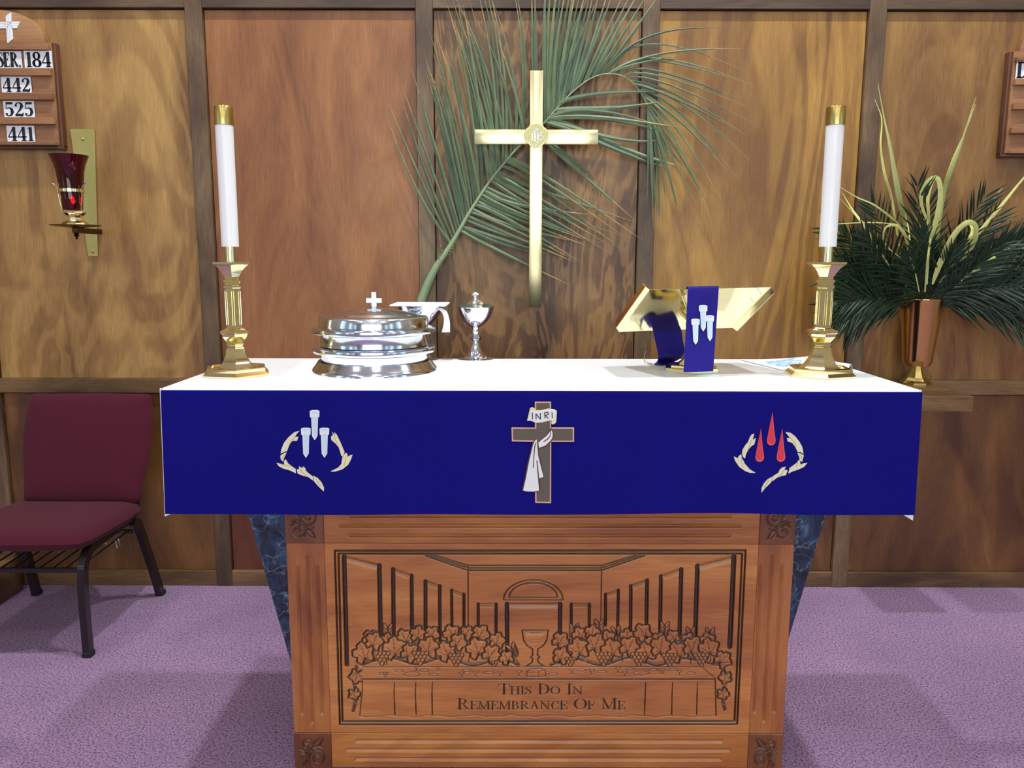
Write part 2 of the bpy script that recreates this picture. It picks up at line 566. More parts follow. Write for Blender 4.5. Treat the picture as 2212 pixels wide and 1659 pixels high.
GL = {
    'T': (.72, stem(.36) + [serif(.36, .025), [(.02, .96, .07), (.70, .96, .07)], [(.03, .96, .06), (.0, .76, .03)], [(.69, .96, .06), (.72, .76, .03)]]),
    'H': (.84, fstem(.17) + fstem(.67) + [[(.17, .52, t_), (.67, .52, t_)]]),
    'I': (.36, fstem(.18)),
    'S': (.56, [[(.50, .74, .04), (.47, .92, .05), (.30, .985, .06), (.14, .91, .10), (.10, .76, .15), (.22, .60, .17), (.40, .46, .17), (.48, .29, .15), (.44, .10, .10), (.27, .015, .06), (.10, .06, .05), (.06, .27, .04)]]),
    'D': (.78, fstem(.17) + [[(.17, .97, t_), (.40, .96, .07), (.60, .82, .13), (.68, .5, .18), (.60, .18, .13), (.40, .04, .07), (.17, .03, t_)]]),
    'O': (.84, oval(.42, .5, .34, .47, .17)),
    'N': (.86, stem(.15, 0, 1, t_) + stem(.71, 0, 1, t_) + [serif(.15, .025, .22), serif(.71, .975, .22), serif(.08, .975, .18), [(.13, .97, .15), (.70, .06, .15)]]),
    'R': (.78, fstem(.17) + [[(.17, .97, t_), (.42, .95, .08), (.55, .75, .16), (.42, .54, .08), (.17, .51, t_)], [(.36, .52, .09), (.60, .10, .15), (.74, .03, .06)]]),
    'E': (.66, fstem(.17) + [[(.17, .965, .06), (.56, .965, .06), (.585, .76, .03)], [(.17, .51, .05), (.42, .51, .05)], [(.42, .62, .03), (.42, .40, .03)], [(.17, .035, .06), (.58, .035, .06), (.62, .26, .03)]]),
    'F': (.62, fstem(.17) + [[(.17, .965, .06), (.56, .965, .06), (.585, .76, .03)], [(.17, .51, .05), (.42, .51, .05)], [(.42, .62, .03), (.42, .40, .03)]]),
    'M': (1.0, stem(.15, 0, 1, t_) + fstem(.84) + [serif(.15, .025, .24), serif(.12, .975, .2), [(.17, .97, .15), (.47, .06, .13)], [(.47, .06, t_), (.80, .97, t_)]]),
    'B': (.72, fstem(.17) + [[(.17, .97, t_), (.40, .95, .07), (.52, .76, .15), (.40, .55, .07), (.17, .52, t_)], [(.36, .53, t_), (.48, .49, .09), (.59, .27, .16), (.46, .05, .08), (.17, .03, t_)]]),
    'A': (.80, [[(.12, .03, t_), (.40, .99, t_)], [(.38, .97, .15), (.64, .03, .16)], [(.2, .33, .05), (.56, .33, .05)], serif(.12, .025, .24), serif(.65, .025, .28)]),
    'C': (.74, [[(.64, .72, .04), (.58, .90, .05), (.42, .975, .06), (.22, .88, .12), (.13, .5, .18), (.22, .12, .12), (.42, .025, .06), (.60, .10, .04), (.66, .26, .03)], [(.65, .97, .04), (.64, .70, .04)]]),
    'U': (.8, fstem(.17)),
    '1': (.46, stem(.25, 0, .98, .17) + [serif(.25, .02, .36), [(.06, .84, .03), (.25, .95, .05)]]),
    '2': (.58, [[(.12, .70, .15), (.11, .84, .08), (.28, .975, .05), (.44, .88, .13), (.46, .72, .17), (.36, .48, .11), (.18, .24, .06), (.07, .07, .05)], [(.07, .07, .12), (.30, .10, .14), (.46, .06, .13), (.53, .26, .03)]]),
    '4': (.62, stem(.42, 0, .99, .17) + [[(.04, .29, .05), (.40, .97, .06)], [(.03, .28, .07), (.60, .28, .07)], serif(.42, .02, .34)]),
    '5': (.56, [[(.12, .92, .13), (.44, .92, .13), (.47, .99, .03)], [(.12, .97, .04), (.10, .53, .04)], [(.10, .53, .04), (.27, .60, .06), (.42, .50, .14), (.45, .30, .18), (.38, .10, .11), (.22, .02, .05), (.10, .10, .08), (.11, .21, .15)]]),
    '8': (.58, oval(.28, .745, .17, .23, .13, .05) + oval(.28, .255, .21, .23, .15, .05)),
    '.': (.26, [[(.05, .07, .15), (.19, .07, .15)]]),
    ' ': (.34, []),
}


def layout(text, x, y, h, small=.76, squeeze=1.0, track=.0, big=None):
    """strokes of a line of text, small capitals after each initial when small < 1"""
    out, cx, first = [], x, True
    for ch in text:
        if ch == ' ':
            cx += .36 * h * squeeze; first = True; continue
        s = h if (first or small == 1) else h * small
        w, st = GL[ch]
        for pl in st:
            out.append([(cx + px_ * s * squeeze, y + py_ * s, wd * s * (squeeze if squeeze > .7 else .8)) for px_, py_, wd in pl])
        cx += (w * squeeze + track) * s
        first = False
    return out, cx - x


def stroke_polys(b, strokes, y, th=.0006, mi=0):
    """flat lettering: each tapered stroke becomes quads in the XZ plane at depth y"""
    for pl in strokes:
        for (x0, z0, w0), (x1, z1, w1) in zip(pl[:-1], pl[1:]):
            dx, dz = x1 - x0, z1 - z0
            L = sqrt(dx * dx + dz * dz) or 1e-6
            nx, nz = -dz / L, dx / L
            e = .15 * min(w0, w1) if len(pl) > 2 else 0
            ex, ez = dx / L * e, dz / L * e
            b.prism([(x0 - ex + nx * w0 / 2, z0 - ez + nz * w0 / 2), (x1 + ex + nx * w1 / 2, z1 + ez + nz * w1 / 2),
                     (x1 + ex - nx * w1 / 2, z1 + ez - nz * w1 / 2), (x0 - ex - nx * w0 / 2, z0 - ez - nz * w0 / 2)], y, y + th, mi)
    return b


# ================================================================== THE ROOM
def structure(b, name, mat, **kw):
    o = b.build(name, mat, None, (0, 0, 0), **kw)
    return tag(o, kind='structure')


structure(B().box(XL, XR, YB, 3.3, -.12, 0), 'floor', MT['carpet'], flat=True)
structure(B().box(XL, XR, YB, 3.3, ZC, ZC + .1), 'ceiling', MT['ceiling'], flat=True)
wall_back = structure(B().box(XL, XR, 3.226, 3.32, 0, ZC), 'wall_back', MT['groove'], flat=True)
STX = [-4.55, -3.84, -2.98, -2.12, -1.2135, -.3375, .5265, 1.3865, 2.25, 3.11, 3.97, 4.65]
SW = .0655
for i, x in enumerate(STX):
    B().box(x - SW / 2, x + SW / 2, 3.190, 3.226, 0, ZC).build('stile', MT['stile'], wall_back, bevel=.002, seg=1)
LEVELS = [(.066, .826, 'low'), (.885, 2.309, 'mid'), (2.372, 3.75, 'mid'), (3.81, ZC, 'mid')]
PM = {2: 'birch', 3: 'birch', 4: 'red', 5: 'mottled', 6: 'honey', 7: 'amber'}
for i in range(len(STX) - 1):
    x0, x1 = STX[i] + SW / 2, STX[i + 1] - SW / 2
    for (z0, z1, lv) in LEVELS:
        mt = MT[PM.get(i, 'honey')] if lv == 'mid' else (MT['lower_red'] if i == 4 else MT['lower'])
        zc = (z0 + z1) / 2
        b = B().box(x0 + .003, x1 - .003, 3.210, 3.226, z0 + .001, z1 - .004)
        o = b.build('plywood_panel', mt, wall_back, flat=True)
    for (z0, z1, nm) in ((0, .066, 'base'), (.826, .885, 'rail'), (2.309, 2.372, 'top'), (3.75, 3.81, 'top')):
        B().box(x0 - .001, x1 + .001, 3.193, 3.226, z0, z1).build('rail' if nm != 'base' else 'baseboard', MT['toprail' if nm == 'top' else 'rail'], wall_back, bevel=.002, seg=1)
structure(B().box(XL - .1, XL, YB, 3.3, 0, ZC), 'wall_left', MT['plaster'], flat=True)
structure(B().box(XR, XR + .1, YB, 3.3, 0, ZC), 'wall_right', MT['plaster'], flat=True)
structure(B().box(XL, XR, YB - .1, YB, 0, ZC), 'wall_front', MT['plaster'], flat=True)
# unseen nave windows, made to glow to brighten the brass, silver and front faces
wn = 0
for side, X in (('l', XL + .02), ('r', XR - .02)):
    for y in (-5.4, -3.0, -.6):
        wn += 1
        s_ = 1 if side == 'l' else -1
        fr = B()
        for (ya, yb, za, zb) in ((y - .6, y - .52, 1.1, 3.9), (y + .52, y + .6, 1.1, 3.9), (y - .6, y + .6, 1.02, 1.1), (y - .6, y + .6, 3.9, 3.98), (y - .03, y + .03, 1.1, 3.9)):
            fr.box(min(X - s_ * .02, X + s_ * .05), max(X - s_ * .02, X + s_ * .05), ya, yb, za, zb)
        w_ = structure(fr, 'window_%d' % wn, MT['board_edge'], flat=True)
        for k, (ya, yb) in enumerate(((y - .52, y - .03), (y + .03, y + .52))):
            B().box(X - .008, X + .008, ya, yb, 1.1, 3.9).build('pane', MT['blue_day' if k == 0 else 'day'], w_, flat=True)
for x in (-1.75, 0.40, 2.55):  # added back glazing, sized to light front faces and fill brass reflections
    wn += 1
    fr = B()
    for (xa, xb, za, zb) in ((x - .98, x - .92, 1.4, 4.6), (x + .92, x + .98, 1.4, 4.6), (x - .98, x + .98, 1.32, 1.4), (x - .98, x + .98, 4.6, 4.68), (x - .02, x + .02, 1.4, 4.6), (x - .98, x - .92, .09, 1.32), (x + .92, x + .98, .09, 1.32), (x - .98, x + .98, .09, .15), (x - .92, x + .92, .98, 1.32), (x - .02, x + .02, .15, .98)):
        fr.box(xa, xb, YB - .02, YB + .05, za, zb)
    w_ = structure(fr, 'window_%d' % wn, MT['board_edge'], flat=True)
    for k, (xa, xb) in enumerate(((x - .92, x - .02), (x + .02, x + .92))):
        B().box(xa, xb, YB + .005, YB + .02, 1.4, 4.6).build('pane', MT['day_back'], w_, flat=True)
        B().box(xa, xb, YB + .005, YB + .02, .15, .98).build('pane', MT['day_back'], w_, flat=True)

# ceiling downlights (the lamps above belong to these fittings; the nave rows are added fill)
lamp0 = None
for k, (x, y) in enumerate(LAMPS_FRONT + LAMPS_BACK):
    big = k >= len(LAMPS_FRONT)
    r_ = .26 if big else .12
    lbl = (['small round downlight in the ceiling nearest the left wall', 'small round downlight in the ceiling above the left half of the altar', 'small round downlight in the ceiling above the right half of the altar', 'small round downlight in the ceiling nearest the right wall',
            'large round ceiling light of the first nave row at the left', 'large round ceiling light of the first nave row in the middle', 'large round ceiling light of the first nave row at the right',
            'large round ceiling light of the rear nave row at the left', 'large round ceiling light of the rear nave row in the middle', 'large round ceiling light of the rear nave row at the right'][k])
    t = root('ceiling_light', (x, y, ZC), lbl, 'light', 'round lights of the nave ceiling' if big else 'downlights above the altar')
    B().lathe([(r_ + .03, ZC - .001), (r_ + .03, ZC - .03), (r_, ZC - .035), (r_, ZC - .02)], (x, y), 32, cap=False).build('ring', MT['white_paint'], t)
    B().lathe([(r_, ZC - .02), (r_, ZC - .012)], (x, y), 32).build('lens', MT['lamp'], t)

# ledge on the wall at the right, with its two mitred boards
LZ = .888
lg = root('wall_ledge', (1.6, 3.1, LZ), 'shallow brown wooden ledge on the back wall carrying the brass vase', 'shelf')
p1, p2 = aZ(2100, 855, LZ), aZ(2100, 888, LZ)
LY = p1.y
LX = p1.x
zb = aY(2100, 888, LY).z
B().slab([(1.44, LY), (LX, LY), (LX - .001, LY + .001), (LX - .001, 3.189), (1.44, 3.189)], zb + .012, LZ).build('shelf_board', MT['rail'], lg, flat=True)
B().box(1.44, LX, LY - .012, LY, zb, LZ).build('front_board', MT['rail'], lg, bevel=.001, seg=1)
B().box(LX - .02, LX, LY, 3.189, zb + .003, LZ - .001).build('end_board', MT['stile'], lg, flat=True)

# end of a low wooden step at the far left
st = aZ(0, 1262, 0)
structure(B().box(-2.6, aY(-6, 1240, 3.0).x, 2.98, 3.15, 0, aY(2, 1228, 3.0).z), 'trim_1', MT['rail'], bevel=.004)


# ================================================================== CARVING: real relief from pixel drawings
class Carve:
    def __init__(s, x0, x1, z0, z1, Y, cell):
        s.x0, s.x1, s.z0, s.z1, s.Y = x0, x1, z0, z1, Y
        s.nx = int((x1 - x0) / cell) + 2
        s.nz = int((z1 - z0) / cell) + 2
        s.X, s.Z = np.meshgrid(np.linspace(x0, x1, s.nx), np.linspace(z0, z1, s.nz))
        s.U, s.V = project(s.X, np.full_like(s.X, Y), s.Z)
        s.D = np.zeros_like(s.X)
        s.S = np.zeros_like(s.X)
        s.refresh()

    def refresh(s):
        s.cu0, s.cu1 = s.U.min(0), s.U.max(0)
        s.cv0, s.cv1 = s.V.min(1), s.V.max(1)

    def win(s, u0, u1, v0, v1):
        ci = np.nonzero((s.cu1 >= u0) & (s.cu0 <= u1))[0]
        ri = np.nonzero((s.cv1 >= v0) & (s.cv0 <= v1))[0]
        if len(ci) == 0 or len(ri) == 0: return None
        return slice(ri[0], ri[-1] + 1), slice(ci[0], ci[-1] + 1)

    def line(s, pts, w, d, stain=.8, prof='v', raised=False, deep=.18, ext=True):
        """pts in px (u,v[,w]); groove of width w px, depth d mm"""
        for a, b_ in zip(pts[:-1], pts[1:]):
            wa = a[2] if len(a) > 2 else w
            wb = b_[2] if len(b_) > 2 else w
            m_ = max(wa, wb)
            sl = s.win(min(a[0], b_[0]) - m_, max(a[0], b_[0]) + m_, min(a[1], b_[1]) - m_, max(a[1], b_[1]) + m_)
            if sl is None: continue
            U, V = s.U[sl], s.V[sl]
            dx, dy = b_[0] - a[0], b_[1] - a[1]
            L2 = dx * dx + dy * dy + 1e-9
            t = np.clip(((U - a[0]) * dx + (V - a[1]) * dy) / L2, 0, 1)
            dist = np.hypot(U - a[0] - t * dx, V - a[1] - t * dy)
            hw = (wa + (wb - wa) * t) / 2
            q = np.clip(1 - dist / np.maximum(hw, .01), 0, 1)
            if prof == 'u': q = np.clip(q * 2.2, 0, 1)
            elif prof == 'r': q = np.sqrt(np.clip(1 - (1 - q) ** 2, 0, 1))
            dd = q * d / 1000.
            if raised:
                s.D[sl] = np.minimum(s.D[sl], np.where(q > 0, -dd, 1))
            else:
                s.D[sl] = np.maximum(s.D[sl], dd)
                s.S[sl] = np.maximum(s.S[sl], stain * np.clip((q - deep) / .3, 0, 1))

    def fill(s, poly, dome=1.0, base=0.0, stain=None):
        """clear what lies under the polygon and raise a low dome (mm)"""
        P = np.array(poly, float)
        sl = s.win(P[:, 0].min(), P[:, 0].max(), P[:, 1].min(), P[:, 1].max())
        if sl is None: return
        U, V = s.U[sl], s.V[sl]
        ins = np.zeros(U.shape, bool)
        n = len(P)
        md = np.full(U.shape, 1e9)
        for i in range(n):
            a, b_ = P[i], P[(i + 1) % n]
            c = (a[1] > V) != (b_[1] > V)
            with np.errstate(divide='ignore', invalid='ignore'):
                xs = (b_[0] - a[0]) * (V - a[1]) / (b_[1] - a[1]) + a[0]
            ins ^= c & (U < xs)
            dx, dy = b_ - a
            t = np.clip(((U - a[0]) * dx + (V - a[1]) * dy) / (dx * dx + dy * dy + 1e-9), 0, 1)
            md = np.minimum(md, np.hypot(U - a[0] - t * dx, V - a[1] - t * dy))
        h = base / 1000. - dome / 1000. * np.clip(md / 7., 0, 1) ** .6
        s.D[sl] = np.where(ins, h, s.D[sl])
        s.S[sl] = np.where(ins, stain or 0, s.S[sl])

    def build(s, name, mat, parent, back=.02):
        nx, nz = s.nx, s.nz
        o_ = ORG[parent.name]
        co = np.empty((nz, nx, 3))
        co[..., 0] = s.X; co[..., 1] = s.Y + s.D; co[..., 2] = s.Z
        rim = [(0, j) for j in range(nx)] + [(i, nx - 1) for i in range(1, nz)] + [(nz - 1, j) for j in range(nx - 2, -1, -1)] + [(i, 0) for i in range(nz - 2, 0, -1)]
        rv = np.array([[s.X[i, j], s.Y + back, s.Z[i, j]] for i, j in rim])
        V = np.concatenate([co.reshape(-1, 3), rv]) - np.array(o_)
        idx = np.arange(nx * nz).reshape(nz, nx)
        q = np.stack([idx[:-1, :-1], idx[:-1, 1:], idx[1:, 1:], idx[1:, :-1]], -1).reshape(-1, 4)
        ri = np.array([idx[i, j] for i, j in rim])
        k = nx * nz + np.arange(len(rim))
        q2 = np.stack([np.roll(ri, -1), ri, k, np.roll(k, -1)], -1)
        Q = np.concatenate([q, q2]).astype(np.int32)
        me = bpy.data.meshes.new(name)
        me.vertices.add(len(V)); me.vertices.foreach_set('co', V.astype(np.float32).ravel())
        me.loops.add(Q.size); me.loops.foreach_set('vertex_index', Q.ravel())
        me.polygons.add(len(Q)); me.polygons.foreach_set('loop_start', np.arange(0, Q.size, 4, dtype=np.int32))
        me.update(calc_edges=True)
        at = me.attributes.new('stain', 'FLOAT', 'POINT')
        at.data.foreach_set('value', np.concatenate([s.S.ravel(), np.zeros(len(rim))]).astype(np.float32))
        me.validate()
        return link_mesh(name, me, mat, parent)


PX0, PX1 = -.584, .732
SX0, SX1 = -.485, .640
Z1 = .104
Z2 = .6375
Z3 = .742
front = root('carved_altar_front', (.074, YP, 0), 'carved maple front panel standing before the altar under the blue cloth', 'altar panel')
CELL = .00125
# fluted uprights
for (xa, xb, fl) in ((PX0, SX0 - .0012, ((642.5, 1226, 653, 1541), (663, 1204, 675, 1560), (686, 1226, 696, 1541))),
                     (SX1 + .0012, PX1, ((1644, 1224, 1629, 1537), (1668, 1203, 1650, 1557), (1689, 1224, 1672, 1537)))):
    c = Carve(xa, xb, Z1 + .001, Z2 - .001, YP, CELL)
    for (ua, va, ub, vb) in fl:
        c.line([(ua, va, 9.5), (ub, vb, 9.5)], 9, 5.0, stain=.25, deep=.7)
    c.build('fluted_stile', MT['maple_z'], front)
# fluted rails
c = Carve(SX0, SX1, Z2 + .001, Z3, YP, CELL)
for v_, ua, ub in ((1115, 757, 1578), (1136, 734, 1598), (1157, 757, 1576)):
    c.line([(ua, v_), (ub, v_ + .5)], 10, 5.0, stain=.15, deep=.7)
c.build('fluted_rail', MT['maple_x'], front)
c = Carve(SX0, SX1, 0.004, Z1 - .001, YP, CELL)
for v_, ua, ub in ((1601, 770, 1558), (1620.5, 750, 1575), (1640, 770, 1556)):
    c.line([(ua, v_), (ub, v_ + .5)], 9.5, 5.0, stain=.15, deep=.7)
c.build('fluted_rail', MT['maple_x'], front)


# corner blocks with scrolled leaf ornaments
def rosette(c, fx, fz):
    """unit drawing in 0..1, mirrored as needed, cut into the block"""
    def P(pts): return [((p[0] if fx else 1 - p[0]), (p[1] if fz else 1 - p[1]), p[2]) for p in pts]
    u0, u1 = c.X.min(), c.X.max(); v0, v1 = c.Z.min(), c.Z.max()
    c.U = (c.X - u0) / (u1 - u0); c.V = (c.Z - v0) / (v1 - v0); c.refresh()
    def sp(cx, cy, r0, r1, a0, a1, w0, w1, n=26):
        return [(cx + (r0 + (r1 - r0) * i / n) * cos(radians(a0 + (a1 - a0) * i / n)), cy + (r0 + (r1 - r0) * i / n) * sin(radians(a0 + (a1 - a0) * i / n)), w0 + (w1 - w0) * i / n) for i in range(n + 1)]
    groups = [sp(.62, .70, .23, .06, -115, 330, .05, .03), sp(.34, .32, .20, .05, 80, -360, .05, .03),
              [(.16, .56, .03), (.30, .60, .05), (.44, .50, .06), (.56, .40, .05), (.66, .38, .04), (.76, .42, .02)],
              [(.14, .46, .03), (.26, .52, .04), (.40, .46, .05)], [(.42, .98, .03), (.38, .80, .04), (.40, .62, .05), (.50, .48, .05)],
              [(.20, .90, .03), (.30, .82, .05), (.36, .70, .05)], [(.30, .98, .02), (.30, .86, .05)],
              [(.50, .46, .05), (.56, .30, .04), (.50, .18, .02)]]
    for g in groups: c.line(P([(a, b_, w * 1.9) for a, b_, w in g]), .1, 3.2, stain=.5, deep=.3)
    for g in groups: c.line(P([(a, b_ + .02, w * .75) for a, b_, w in g]), .1, 2.6, raised=True, prof='r')
    lf = P([(.58, .36, 0), (.70, .34, 0), (.78, .14, 0), (.66, .16, 0), (.60, .22, 0), (.54, .30, 0)])
    for i in range(len(lf)): c.line([(lf[i][0], lf[i][1], .06), (lf[(i + 1) % len(lf)][0], lf[(i + 1) % len(lf)][1], .06)], .06, 3, stain=.5)
    c.line(P([(.60, .32, .1), (.74, .17, .04)]), .1, 2.5, raised=True, prof='r')
    for cx, cy in ((.62, .70), (.34, .32), (.46, .52)): c.line(P([(cx, cy, .09), (cx + .01, cy, .09)]), .1, 3.5, raised=True, prof='r')


for (xa, xb, fx) in ((PX0 - .001, SX0 - .001, 1), (SX1 + .001, PX1 + .001, 0)):
    for (za, zb_, fz) in ((0, Z1, 0), (Z2, Z3, 1)):
        c = Carve(xa, xb, za + .001, zb_ - .001, YP - .002, .0010)
        # the top is hidden behind the cloth: draw into the lower .093 m
        rosette(c, fx, 1 if fz else 0)
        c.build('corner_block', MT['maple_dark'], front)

# central relief
c = Carve(SX0, SX1, Z1 + .001, Z2 - .001, YP, .00112)
L = c.line
L([(723, 1190), (1611, 1189.5), (1592.6, 1565), (734, 1565.5), (723, 1190)], 6, 5.5, .95)
L([(731, 1196), (1603.5, 1196), (1587, 1558.5), (739.5, 1559), (731, 1196)], 6, 5.5, .95)


def recess(ul, vl, vlb, ur, vr, vrb, w1, w2, dx1=0, dx2=0):
    L([(ul, vl), (ul + dx1, vlb)], w1, 8, .95, 'u', deep=.2)
    L([(ur, vr), (ur + dx2, vrb)], w2, 8, .95, 'u', deep=.2)
    L([(ul, vl + 2), (ur, vr + 2)], (w1 + w2) * .72, 6, .6, deep=.55)


recess(743, 1203, 1436, 819, 1222, 1372, 11, 11, 6, 3)
recess(849, 1230, 1372, 889, 1244, 1372, 10, 9, 1, 1)
recess(919, 1256, 1372, 949.5, 1266, 1385, 9, 8, 0, 1)
recess(975.5, 1275, 1375, 1002, 1284, 1372, 7, 7, 1, 0)
recess(1033, 1305, 1385, 1071.5, 1305, 1402, 7, 7, 0, 0)
recess(1095, 1305, 1432, 1210, 1305, 1430, 10, 10, 1, -1)
recess(1234, 1305, 1375, 1273, 1305, 1372, 7, 7, 0, 0)
recess(1308, 1284, 1352, 1336, 1275, 1372, 7, 7, 0, -2)
recess(1363, 1266, 1378, 1398, 1254, 1378, 8, 9, -1, -2)
recess(1428, 1245, 1372, 1472, 1230, 1372, 9, 10, -2, -4)
recess(1507, 1223, 1376, 1586, 1203, 1398, 11, 12, -5, -9)
for k in range(3):
    L([(919.6 + 9 * k, 1200.5 - .5 * k), (1010.5, 1232 - 5.0 * k), (1299.5, 1232 - 5.0 * k), (1392 - 9 * k, 1200.5 - .5 * k)], 4.6, 5, .9)
L([(1011, 1222), (1011.5, 1362)], 3.2, 4, .9)
L([(1299.5, 1222), (1298, 1350)], 3.2, 4, .9)
for rx_, ry_, bs_ in ((64, 43, 1296), (52, 32, 1291)):
    L([(1152 + rx_ * cos(radians(a)), bs_ - ry_ * sin(radians(a))) for a in range(0, 181, 6)], 4, 4.5, .8)
    L([(1152 - rx_, bs_), (1152 + rx_, bs_)], 4, 4.5, .8)

# plain foliage band (vine leaves, grapes and wheat) above the cloth-covered table
R_ = random.Random(5)


def leaf(cx, cy, r, ang, dome=1.6):
    pts = []
    for k in range(44):
        a = 2 * pi * k / 44
        rr = r * (.66 + .34 * abs(cos(2.5 * a)) ** .8) * (1 + .05 * sin(11 * a)) * (.78 if abs(a - pi) < .35 else 1)
        pts.append((cx + rr * cos(a + ang), cy + rr * sin(a + ang)))
    c.fill(pts, dome)
    L(pts + [pts[0]], 5.4, 4.6, .9)
    bx, by = cx - r * .45 * cos(ang), cy - r * .45 * sin(ang)
    for k, f in ((0, .82), (1, .7), (-1, .7), (2, .5), (-2, .5)):
        a = ang + k * 2 * pi / 5
        L([(bx, by, 2.6), (cx + r * f * cos(a), cy + r * f * sin(a), 1.4)], 2.4, 2.0, .7)
        for g in (.35, .6):
            mx, my = bx + (cx + r * f * cos(a) - bx) * g, by + (cy + r * f * sin(a) - by) * g
            for s_ in (.6, -.6):
                L([(mx, my, 1.6), (mx + r * .2 * cos(a + s_), my + r * .2 * sin(a + s_), 1.1)], 1.5, 1.4, .6)


def grapes(cx, cy, r, rows):
    for row in range(rows):
        n = rows - row
        for k in range(n):
            gx, gy = cx + (k - (n - 1) / 2) * r * 1.9, cy + row * r * 1.6
            pts = [(gx + r * cos(a * pi / 8), gy + r * sin(a * pi / 8)) for a in range(16)]
            c.fill(pts, 2.4)
            L(pts + [pts[0]], 3.0, 3.4, .9)


def wheat(x0, y0, x1, y1, n=7):
    dx, dy = x1 - x0, y1 - y0
    l_ = sqrt(dx * dx + dy * dy); dx /= l_; dy /= l_
    L([(x0, y0, 3), (x1, y1, 1.5)], 2.5, 3, .8)
    a0 = atan2(dy, dx)
    for k in range(n):
        f = .45 + .55 * k / n
        px_, py_ = x0 + (x1 - x0) * f, y0 + (y1 - y0) * f
        for s_ in (1, -1):
            a = a0 + s_ * .5
            ex, ey = px_ + 5.5 * cos(a) - dy * s_ * 3, py_ + 5.5 * sin(a) + dx * s_ * 3
            pts = [(ex + 7.5 * cos(t_a) * cos(a) - 3.4 * sin(t_a) * sin(a), ey + 7.5 * cos(t_a) * sin(a) + 3.4 * sin(t_a) * cos(a)) for t_a in [i * pi / 6 for i in range(12)]]
            c.fill(pts, 2.0)
            L(pts + [pts[0]], 3.0, 3.4, .9)


def vine(pts, w=7):
    sm = [(p[0], p[1], w) for p in smooth_line(pts, 10 * len(pts))]
    for p, q in zip(sm[:-1], sm[1:]):
        L([(p[0], p[1], w + 4), (q[0], q[1], w + 4)], w + 4, 3.4, .8)
    for p, q in zip(sm[:-1], sm[1:]):
        L([(p[0], p[1], w - 1), (q[0], q[1], w - 1)], w, 1.6, raised=True, prof='r')
        sl = None


vine([(770, 1440), (764, 1470), (770, 1500), (763, 1535)], 7)
vine([(1562, 1435), (1568, 1470), (1560, 1500), (1566, 1532)], 7)
vine([(780, 1436), (840, 1420), (900, 1434), (960, 1420), (1020, 1436), (1080, 1424), (1120, 1436)], 6)
vine([(1190, 1436), (1240, 1422), (1300, 1436), (1360, 1420), (1420, 1436), (1480, 1422), (1550, 1436)], 6)
for (wx, wy, tx, ty) in ((835, 1436, 838, 1352), (905, 1436, 906, 1358), (1012, 1430, 1022, 1362), (1070, 1436, 1058, 1380), (1120, 1436, 1104, 1398), (1240, 1436, 1240, 1352),
                         (1296, 1430, 1294, 1342), (1436, 1436, 1436, 1348), (1492, 1436, 1492, 1360), (1206, 1436, 1218, 1392), (1345, 1430, 1330, 1358), (1535, 1430, 1534, 1362)):
    wheat(wx, wy, tx, ty, 7)
for k in range(22):
    if abs(k - 10.2) > 1.6: leaf(800 + k * 34.5 + R_.uniform(-5, 5), 1378 + R_.uniform(-12, 8), R_.uniform(17, 21), R_.uniform(-2.2, -.9))
for (lx, ly, lr, la) in ((785, 1412, 25, -1.9), (808, 1386, 21, -1.2), (770, 1462, 17, 1.8), (765, 1500, 14, 1.3), (852, 1402, 27, -1.7), (886, 1412, 22, -.9), (926, 1400, 25, -1.4), (964, 1408, 24, -2.0), (990, 1388, 20, -1.0),
                         (1030, 1402, 25, -1.9), (1062, 1414, 22, -.9), (1094, 1422, 17, -2.1), (1213, 1418, 20, -1.2), (1250, 1402, 25, -1.8), (1288, 1392, 24, -1.2), (1322, 1404, 25, -1.9),
                         (1360, 1398, 24, -1.1), (1396, 1410, 23, -1.9), (1428, 1398, 25, -1.4), (1464, 1410, 24, -2.1), (1498, 1398, 24, -1.2), (1532, 1402, 24, -1.8), (1562, 1426, 20, -.8), (1567, 1464, 15, 1.8), (1562, 1500, 14, 1.3)):
    leaf(lx, ly, lr, la)
for (gx, gy, gr, gn) in ((825, 1412, 4.6, 4), (908, 1412, 4.6, 4), (985, 1416, 4.4, 4), (1068, 1432, 3.6, 2), (1232, 1424, 4.0, 3), (1304, 1414, 4.6, 4), (1380, 1414, 4.6, 4), (1447, 1416, 4.4, 4), (1515, 1416, 4.4, 4)):
    grapes(gx, gy, gr, gn)
# a plain cup and a loaf in the middle
cup = [(1128, 1362), (1131, 1384), (1140, 1397), (1150, 1402), (1151, 1416), (1146, 1420), (1151, 1424), (1149, 1432), (1136, 1440), (1176, 1440), (1163, 1432), (1161, 1424), (1166, 1420), (1161, 1416), (1162, 1402), (1172, 1397), (1181, 1384), (1184, 1362)]
c.fill(cup, 2.2)
L(cup + [cup[0]], 4, 4, .9)
L([(1128, 1362), (1140, 1366), (1156, 1367.5), (1172, 1366), (1184, 1362)], 2.4, 2, .7)
L([(1132, 1384), (1156, 1390), (1180, 1384)], 2.2, 1.6, .6)
